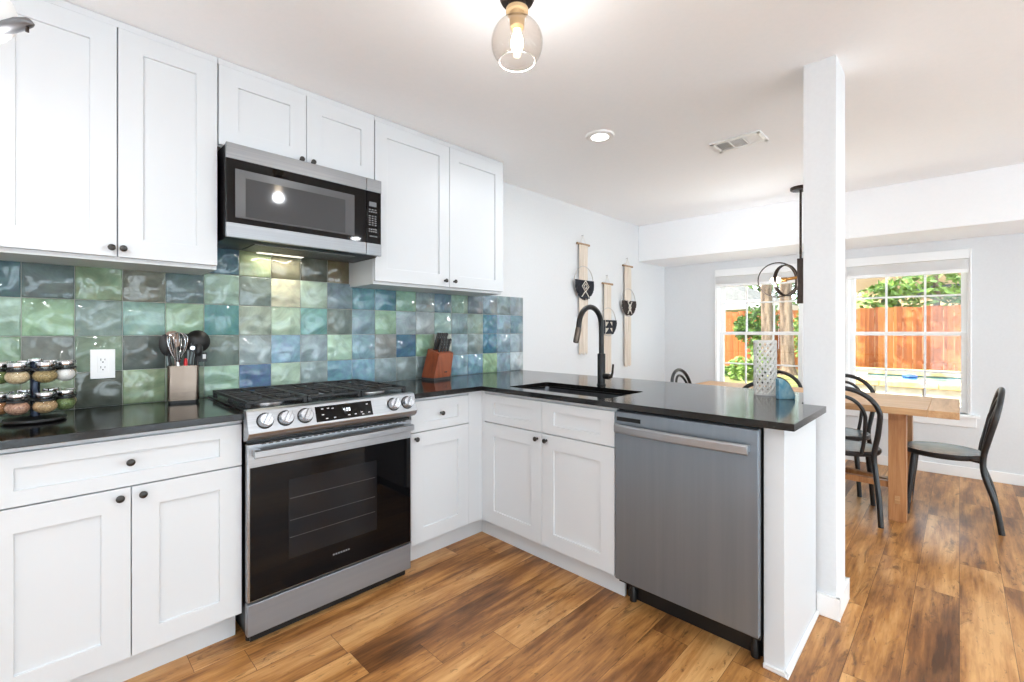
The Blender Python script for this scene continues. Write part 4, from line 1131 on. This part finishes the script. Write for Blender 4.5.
for sg in (1, -1):
    ring((CX - .02, CYc + sg * .165, zc3), .140, (.93, .36 * sg, .0), band=.016).build('ring', M_bronze, ch)
    ring((CX + .02, CYc + sg * .110, zc3 - .005), .125, (.42, .90 * sg, .0), band=.030).build('ring', M_bronze, ch)
    MB().cyl((CX, CYc + sg * .02, zc3 + .01), (CX, CYc + sg * .125, zc3), .013, n=14).build('arm', M_brass, ch)
    MB().lathe([(.010, 0), (.019, 0), (.019, .04), (.010, .04)], (CX, CYc + sg * .10, zc3), 16, axis=(0, sg, 0)).build('socket', M_brass, ch)
    MB().ball((CX, CYc + sg * .185, zc3 + .002), .026, .040, .026).build('bulb', M_bulb, ch)
point('chandelier_bulb_light', (CX - .08, CYc + .19, zc3 - .05), 9, (.93, .96, 1), .04)

# ================================================================== DINING TABLE AND CHAIRS
TX0, TX1, TY0, TY1, TZ = 3.20, 3.97, -2.585, -.85, .752
tb = empty('dining_table', ((TX0 + TX1) / 2, (TY0 + TY1) / 2, 0), 'long light oak trestle dining table standing behind the column', 'table')
tm = MB()
for k in range(5):
    a = TX0 + (TX1 - TX0) * k / 5; tm.box(a + .0006, a + (TX1 - TX0) / 5 - .0006, TY0 + .14, TY1 - .14, TZ - .042, TZ)
tm.build('top', M_table, tb, bevel=.0015)
M_bb = make_wood('table_oak_cross', S(172, 128, 86), S(194, 150, 106), S(206, 166, 122), 'x')
for a, b in ((TY0, TY0 + .139), (TY1 - .139, TY1)): MB().box(TX0, TX1, a, b, TZ - .042, TZ).build('breadboard_end', M_bb, tb, bevel=.002)
for py in (-2.295, -1.14):
    for px in (3.31, 3.83):
        lgp = MB().box(px, px + .10, py - .045, py + .045, 0, TZ - .042).build('leg', M_table_leg, tb, bevel=.002)
        if px < 3.5: MB().box(px - .002, px + .004, py - .015, py + .012, .115, .165).build('tenon', M_table, lgp, bevel=.001)
    MB().box(3.41, 3.83, py - .022, py + .022, TZ - .10, TZ - .042).build('top_rail', M_table_leg, tb)
    MB().box(3.41, 3.83, py - .022, py + .022, .115, .165).build('cross_rail', M_table_leg, tb)
MB().box(3.335, 3.375, -2.25, -1.185, .205, .245).build('stretcher', M_table_leg, tb, bevel=.002)
dgm = MB(); pa, pb = Vector((3.40, -2.25)), Vector((3.84, -1.19)); dv = (pb - pa).normalized(); nv = Vector((-dv.y, dv.x)) * .02
dgm.zprism([pa + nv, pa - nv, pb - nv, pb + nv], .2, .25); dgm.build('diagonal_stretcher', M_table_leg, tb, bevel=.002)

def hoop_pts(y0f, xf, y0s, xs, zs, ymax, xm, zm, xt, zt, n=14):
    """rear leg foot -> seat -> widest point -> arch -> mirrored"""
    half = [(xf, y0f, 0), (xf + (xs - xf) * .35, y0f - (y0f - y0s) * .30, zs * .40), (xs - .006, y0s + .006, zs * .75), (xs, y0s, zs)]
    half += [(xs + (xm - xs) * .45, y0s + (ymax - y0s) * .62, zs + (zm - zs) * .5), (xm, ymax, zm)]
    arch = []
    for i in range(1, n):
        t = PI * i / n
        arch.append((xm + (xt - xm) * math.sin(t), ymax * math.cos(t), zm + (zt - zm) * math.sin(t)))
    return half + arch + [(x, -y, z) for x, y, z in half[::-1]]
def smooth_path(p, k=4):
    p = [Vector(q) for q in p]; out = []
    for i in range(len(p) - 1):
        a, b, c, d = p[max(i - 1, 0)], p[i], p[i + 1], p[min(i + 2, len(p) - 1)]
        for j in range(k):
            t = j / k
            out.append(.5 * ((2 * b) + (c - a) * t + (2 * a - 5 * b + 4 * c - d) * t * t + (3 * b - a - 3 * c + d) * t ** 3))
    out.append(p[-1]); return out
def make_chair(label):
    r = empty('bentwood_chair', (0, 0, 0), label, 'chair', 'black bentwood chairs around the dining table')
    SZ = .441
    MB().lathe([(0, SZ - .004), (.17, SZ - .004), (.196, SZ - .002), (.199, SZ - .008), (.17, SZ - .012), (0, SZ - .012)], (0, 0, 0), 40).build('seat', M_seat, r, local=True)
    MB().lathe([(.172, SZ - .034), (.200, SZ - .034), (.206, SZ - .024), (.206, SZ - .006), (.200, SZ), (.190, SZ - .001), (.172, SZ - .012)], (0, 0, 0), 40, closed_prof=True).build('seat_frame', M_chair, r, local=True)
    MB().tube(smooth_path(hoop_pts(.205, -.268, .170, -.190, SZ, .200, -.240, .685, -.275, .862)), .0155, 12).build('back_frame', M_chair, r, local=True)
    ih = [(-.190, .105, SZ - .008), (-.200, .118, .52)] + [(-.224 - .045 * math.sin(t), .126 * math.cos(t), .660 + .148 * math.sin(t)) for t in [PI * i / 12 for i in range(13)]] + [(-.200, -.118, .52), (-.190, -.105, SZ - .008)]
    MB().tube(smooth_path(ih), .0115, 10).build('inner_hoop', M_chair, r, local=True)
    for sg in (1, -1):
        MB().tube(smooth_path([(.135, sg * .125, SZ - .03), (.150, sg * .140, .25), (.172, sg * .158, 0)]), [.017] * 5 + [.0145] * 4, 12).build('front_leg', M_chair, r, local=True)
        MB().cyl((-.186, sg * .168, SZ - .030), (-.120, sg * .150, SZ - .024), .008, n=8).build('bracket', M_bronze, r, local=True)
    return r
chairs = [(3.70, -2.50, PI / 2, 'black bentwood chair at the near right end of the table, seen in profile'),
          (3.365, -2.005, math.radians(5), 'black bentwood chair on the near side of the table, first behind the column'),
          (3.866, -1.895, PI, 'black bentwood chair on the window side of the table, just right of the column'),
          (3.365, -1.585, 0, 'black bentwood chair on the near side of the table, behind the lattice vase'),
          (3.870, -1.39, PI, 'black bentwood chair on the window side of the table, behind the blue glass ornament'),
          (3.71, -.93, -PI / 2, 'black bentwood chair at the far left end of the table, showing above the worktop')]
c0 = make_chair(chairs[0][3])
for i, (x, y, a, lb) in enumerate(chairs):
    o = c0 if i == 0 else copy_tree(c0)
    o.location = (x, y, 0); o.rotation_euler = (0, 0, a); o['label'] = lb

# ================================================================== OUTSIDE
M_lawn = noisy('lawn', S(92, 104, 48), S(150, 140, 84), (6, 6, 6), .95, detail=6, bstr=.5, bdist=.02)
M_paving = noisy('pale_paving', S(196, 186, 168), S(216, 208, 192), (3, 3, 3), .8)
gm = MB().box(4.95, 40, -14, 14, -.55, -.40)
struct(gm, 'ground_yard', M_lawn)
struct(MB().box(5.1, 6.6, -9, 3, -.40, -.06), 'patio', M_paving)
struct(MB().box(-16, 4.9, -26, -5.5, -.40, -.06).box(-16, -2.8, -5.5, 4, -.40, -.06), 'bounce_ground', noisy('bounce_concrete', S(212, 218, 225), S(222, 228, 235), (2, 2, 2), .8))  # unseen pale ground added to bounce daylight up to the ceiling
struct(MB().box(6.6, 24, -1.2, 9, -.40, .40), 'terrace', M_lawn)
struct(MB().box(9.9, 24, -12, -1.2, -.40, .40), 'terrace_rear', M_lawn)
def make_fence_mat():
    m = mat('cedar_fence', rough=.8)
    T, N, L, B = nt(m)
    t = N.new('ShaderNodeTexCoord'); s = N.new('ShaderNodeSeparateXYZ'); L.new(t.outputs['Object'], s.inputs[0])
    bd = math_node(N, L, 'FLOOR', math_node(N, L, 'DIVIDE', s.outputs[1], .142))
    wn = N.new('ShaderNodeTexWhiteNoise'); wn.noise_dimensions = '1D'; L.new(bd, wn.inputs['W'])
    n = noise(N, L, mapping(N, L, (8, 30, 1.5)), 1, 4)
    a = math_node(N, L, 'MULTIPLY_ADD', wn.outputs[0], .45, math_node(N, L, 'MULTIPLY', n.outputs[0], .6))
    L.new(ramp(N, L, a, [(.2, S(138, 68, 30)), (.5, S(178, 96, 44)), (.8, S(204, 126, 64))]), B.inputs['Base Color'])
    return m
M_fence = make_fence_mat()
fe = empty('cedar_fence', (11.0, -2, .4), 'orange cedar board privacy fence dappled by sun beyond the windows', 'fence')
fb = MB(); rf = random.Random(5); yv = 6.0
while yv > -9:
    fb.box(11.0 + rf.uniform(0, .008), 11.02, yv - .136, yv, .38, 1.70 + rf.uniform(-.015, .015)); yv -= .142
fb.build('boards', M_fence, fe)
MB().box(11.02, 11.06, -9, 6, .62, .70).box(11.02, 11.06, -9, 6, 1.42, 1.50).build('rails', M_fence, fe)
for k in range(7): MB().box(11.02, 11.11, 5.9 - 2.4 * k, 5.99 - 2.4 * k, .38, 1.66).build('post', M_fence, fe)
# raised pool
M_stone = noisy('limestone', S(214, 200, 178), S(238, 228, 210), (7, 7, 7), .85, bstr=.4, bdist=.02)
M_coping = noisy('sandstone_coping', S(206, 160, 104), S(226, 190, 140), (6, 6, 6), .8)
rp = empty('raised_pool', (8.6, -4.5, -.4), 'raised swimming pool with pale limestone block wall and tan coping', 'pool')
pw = MB(); z = -.40; row = 0
while z < .44:
    yv = -1.25 + (.25 if row % 2 else 0)
    while yv > -9.2:
        pw.box(7.5 + rf.uniform(-.008, .008), 7.72, max(yv - .49, -9.2), min(yv, -1.25), z, z + .172); yv -= .5
    z += .18; row += 1
pw.box(9.75, 9.92, -9.2, -1.25, -.4, .50).box(7.7, 9.8, -1.42, -1.25, -.4, .50).box(7.7, 9.8, -9.2, -9.05, -.4, .50)
pw.build('stone_wall', M_stone, rp, bevel=.01)
cpm = MB(); yv = -1.2
while yv > -9.2: cpm.box(7.44, 7.80, yv - .595, yv, .485, .560); yv -= .6
cpm.box(9.70, 10.0, -9.25, -1.2, .485, .575)
cpm.build('coping', M_coping, rp, bevel=.008)
M_water = noisy('pool_water', S(48, 112, 122), S(86, 150, 156), (5, 5, 5), .06, bstr=.25, bdist=.02)
MB().box(7.72, 9.75, -9.05, -1.42, .40, .475).build('water', M_water, rp)
tag(MB().ball((9.45, -2.0, .490), .12, .10, .035).build('pool_float', mat('blue_vinyl', S(60, 96, 180), .4)), 'small blue float on the pool water', 'pool float')
# gazebo roof and neighbouring house
M_shingle = noisy('grey_shingle', S(86, 84, 80), S(112, 108, 104), (10, 10, 10), .9, bstr=.3, bdist=.02)
hs = empty('garden_pavilion', (13.6, 2.4, .4), 'garden pavilion with grey shingled hip roof and white fascia beyond the fence', 'pavilion')
MB().add([(11.9, 1.0, 2.02), (15.9, 1.0, 2.02), (15.9, 5.0, 2.02), (11.9, 5.0, 2.02), (13.9, 3.0, 3.05)], [(0, 1, 2, 3), (0, 1, 4), (1, 2, 4), (2, 3, 4), (3, 0, 4)]).build('roof', M_shingle, hs, smooth=False)
MB().box(11.86, 15.94, 0.96, 5.04, 1.80, 2.02).build('fascia', mat('white_fascia', S(206, 204, 198), .6), hs)
for x, y in ((12.1, 1.2), (12.1, 4.8), (15.7, 1.2), (15.7, 4.8)): MB().box(x - .07, x + .07, y - .07, y + .07, .4, 1.82).build('post', mat('white_fascia'), hs)
nb = empty('neighbour_house', (16, -4.5, .4), 'tan house with shaded eaves behind the fence and trees', 'house')
M_tan = noisy('tan_stucco', S(196, 160, 122), S(206, 172, 136), (3, 3, 3), .9)
MB().box(14.5, 20, -8.5, -.6, .4, 3.4).build('wall', M_tan, nb)
MB().add([(13.7, -9.2, 3.3), (20.8, -9.2, 3.3), (20.8, .1, 3.3), (13.7, .1, 3.3), (17.2, -7, 5.0), (17.2, -2, 5.0)], [(0, 1, 2, 3), (0, 1, 4), (1, 2, 5, 4), (2, 3, 5), (3, 0, 4, 5)]).build('roof', M_shingle, nb, smooth=False)
for k, yy in enumerate((-2.2, -3.9, -6.0)):
    f = MB().box(14.42, 14.5, yy - .45, yy + .45, 2.1, 2.35).build('window', mat('dark_window', S(50, 48, 46), .2), nb)

# trees, leaves as real little blades
M_bark = noisy('bark', S(78, 62, 50), S(142, 120, 100), (14, 14, 3), .95, bstr=.9, bdist=.03, detail=6)
def leaf_mat(name, c1, c2):
    m = noisy(name, c1, c2, (9, 9, 9), .55)
    m.node_tree.nodes['Principled BSDF'].inputs['Subsurface Weight'].default_value = 0
    return m
M_leaf = leaf_mat('leaf_green', S(74, 108, 34), S(146, 172, 80))
M_leaf_d = leaf_mat('leaf_dark_green', S(54, 84, 32), S(116, 146, 64))
def leaves(mb, blobs, n, size, rn):
    for _ in range(n):
        c, r = rn.choice(blobs)
        while True:
            p = Vector((rn.uniform(-1, 1), rn.uniform(-1, 1), rn.uniform(-1, 1)))
            if p.length < 1: break
        p = Vector(c) + Vector((p.x * r[0], p.y * r[1], p.z * r[2]))
        a = Vector((rn.gauss(0, 1), rn.gauss(0, 1), rn.gauss(0, .6))).normalized(); b = a.cross(Vector((rn.gauss(0, 1), rn.gauss(0, 1), rn.gauss(0, 1)))).normalized()
        s_ = size * rn.uniform(.6, 1.3); k = .42 * s_
        nn = a.cross(b) * s_ * .12
        mb.add([p - a * s_, p - b * k + nn, p + a * s_, p + b * k + nn], [(0, 1, 2), (0, 2, 3)])
def tree(loc, h, r, blobs, n, label, lm=None, branches=()):
    t = empty('tree', loc, label, 'tree')
    x, y, z = loc
    tk = MB().tube([(x, y, z - .05), (x + .01, y, z + .18), (x - .02, y + .03, z + h * .35), (x + .04, y - .02, z + h * .7), (x + .02, y + .04, z + h)], [r * 1.9, r * 1.15, r, r * .85, r * .55], 14)
    tk.build('trunk', M_bark, t)
    for b in branches: MB().tube(b, [r * .5, r * .4, r * .22], 8).build('branch', M_bark, t)
    rn = random.Random(int(x * 31 + y * 17)); m = MB(); leaves(m, blobs, n, .11, rn)
    m.build('foliage', lm or M_leaf, t, smooth=False)
tree((9.35, .09, .40), 4.6, .098, [((9.3, .8, 4.9), (2.0, 1.9, 1.1)), ((8.6, .3, 4.4), (1.2, 1.2, .8)), ((9.8, 1.9, 3.9), (1.2, 1.0, .8))], 1000, 'tree with pale bark trunk seen through the left window, left of two', branches=[[(9.35, .09, 3.2), (9.0, .5, 3.9), (8.6, .7, 4.5)]])
tree((9.45, -.22, .40), 4.4, .105, [((9.5, -1.2, 5.0), (1.7, 1.4, 1.0)), ((9.6, -1.4, 4.2), (1.2, 1.0, .7))], 1000, 'thicker pale tree trunk seen through the left window, right of two', branches=[[(9.45, -.22, 3.2), (9.5, -.5, 3.9), (9.6, -.9, 4.4)]])
tree((8.0, -.97, .40), 4.2, .09, [((8.3, -.8, 4.6), (1.8, 1.9, 1.0)), ((9.4, -2.3, 4.4), (1.6, 1.7, .9)), ((9.9, -3.9, 4.6), (1.3, 1.4, .8))], 750, 'tree whose crown shades the pool, trunk hidden behind the column', branches=[[(8.0, -.97, 3.0), (8.8, -1.6, 3.9), (9.6, -2.8, 4.5)]])
tree((11.9, -2.25, .40), 2.2, .06, [((11.8, -2.2, 2.10), (.6, .9, .38)), ((11.7, -1.45, 1.80), (.35, .55, .5)), ((11.85, -3.0, 1.82), (.4, .7, .28))], 850, 'leafy green tree leaning over the fence at the left of the right window', M_leaf)
tree((12.2, -4.55, .40), 2.4, .06, [((12.1, -4.5, 2.35), (.6, .95, .42)), ((12.0, -3.75, 2.0), (.4, .5, .3)), ((12.1, -5.2, 2.1), (.4, .6, .4))], 850, 'leafy green tree above the fence at the right of the right window', M_leaf)
tree((17.5, 4.2, .40), 3.6, .1, [((17.5, 4.0, 3.0), (1.4, 2.6, 1.4)), ((17.2, 1.8, 2.9), (1.0, 1.8, 1.2)), ((17.2, 3, 4.0), (1, 2, .7))], 3600, 'bushy green tree behind the garden pavilion', M_leaf_d)
def shrub(name, loc, blobs, n, label, lm, size=.07):
    t = empty(name, loc, label, 'shrub'); rn = random.Random(int(loc[0] * 13 + loc[1] * 29)); m = MB(); leaves(m, blobs, n, size, rn)
    m.build('foliage', lm, t, smooth=False)
    MB().tube([(loc[0], loc[1], loc[2]), (loc[0], loc[1], blobs[0][0][2])], [.02, .012], 8).build('stem', M_bark, t)
shrub('vine', (10.6, .72, .40), [((10.6, .72, 1.25), (.22, .22, .65)), ((10.6, .45, 1.5), (.2, .25, .4)), ((10.6, .95, 1.3), (.2, .18, .3)), ((10.6, .55, .9), (.25, .25, .4))], 1300, 'green climbing vine against the fence left of the tree trunks', M_leaf_d)
shrub('bush', (7.9, .13, .40), [((7.9, .13, .56), (.3, .20, .22)), ((8.1, -.1, .66), (.25, .2, .2))], 420, 'low green garden bush under the left window view', M_leaf)
shrub('bush', (8.4, .85, .40), [((8.4, .75, .48), (.4, .4, .10))], 320, 'low olive ground plant by the lawn edge, leftmost through the left window', M_leaf_d)
shrub('vine', (10.6, -.22, .40), [((10.6, -.2, 1.2), (.2, .16, .5)), ((10.6, -.28, .7), (.2, .15, .3))], 420, 'yellow green vine on the fence between the two tree trunks', M_leaf)
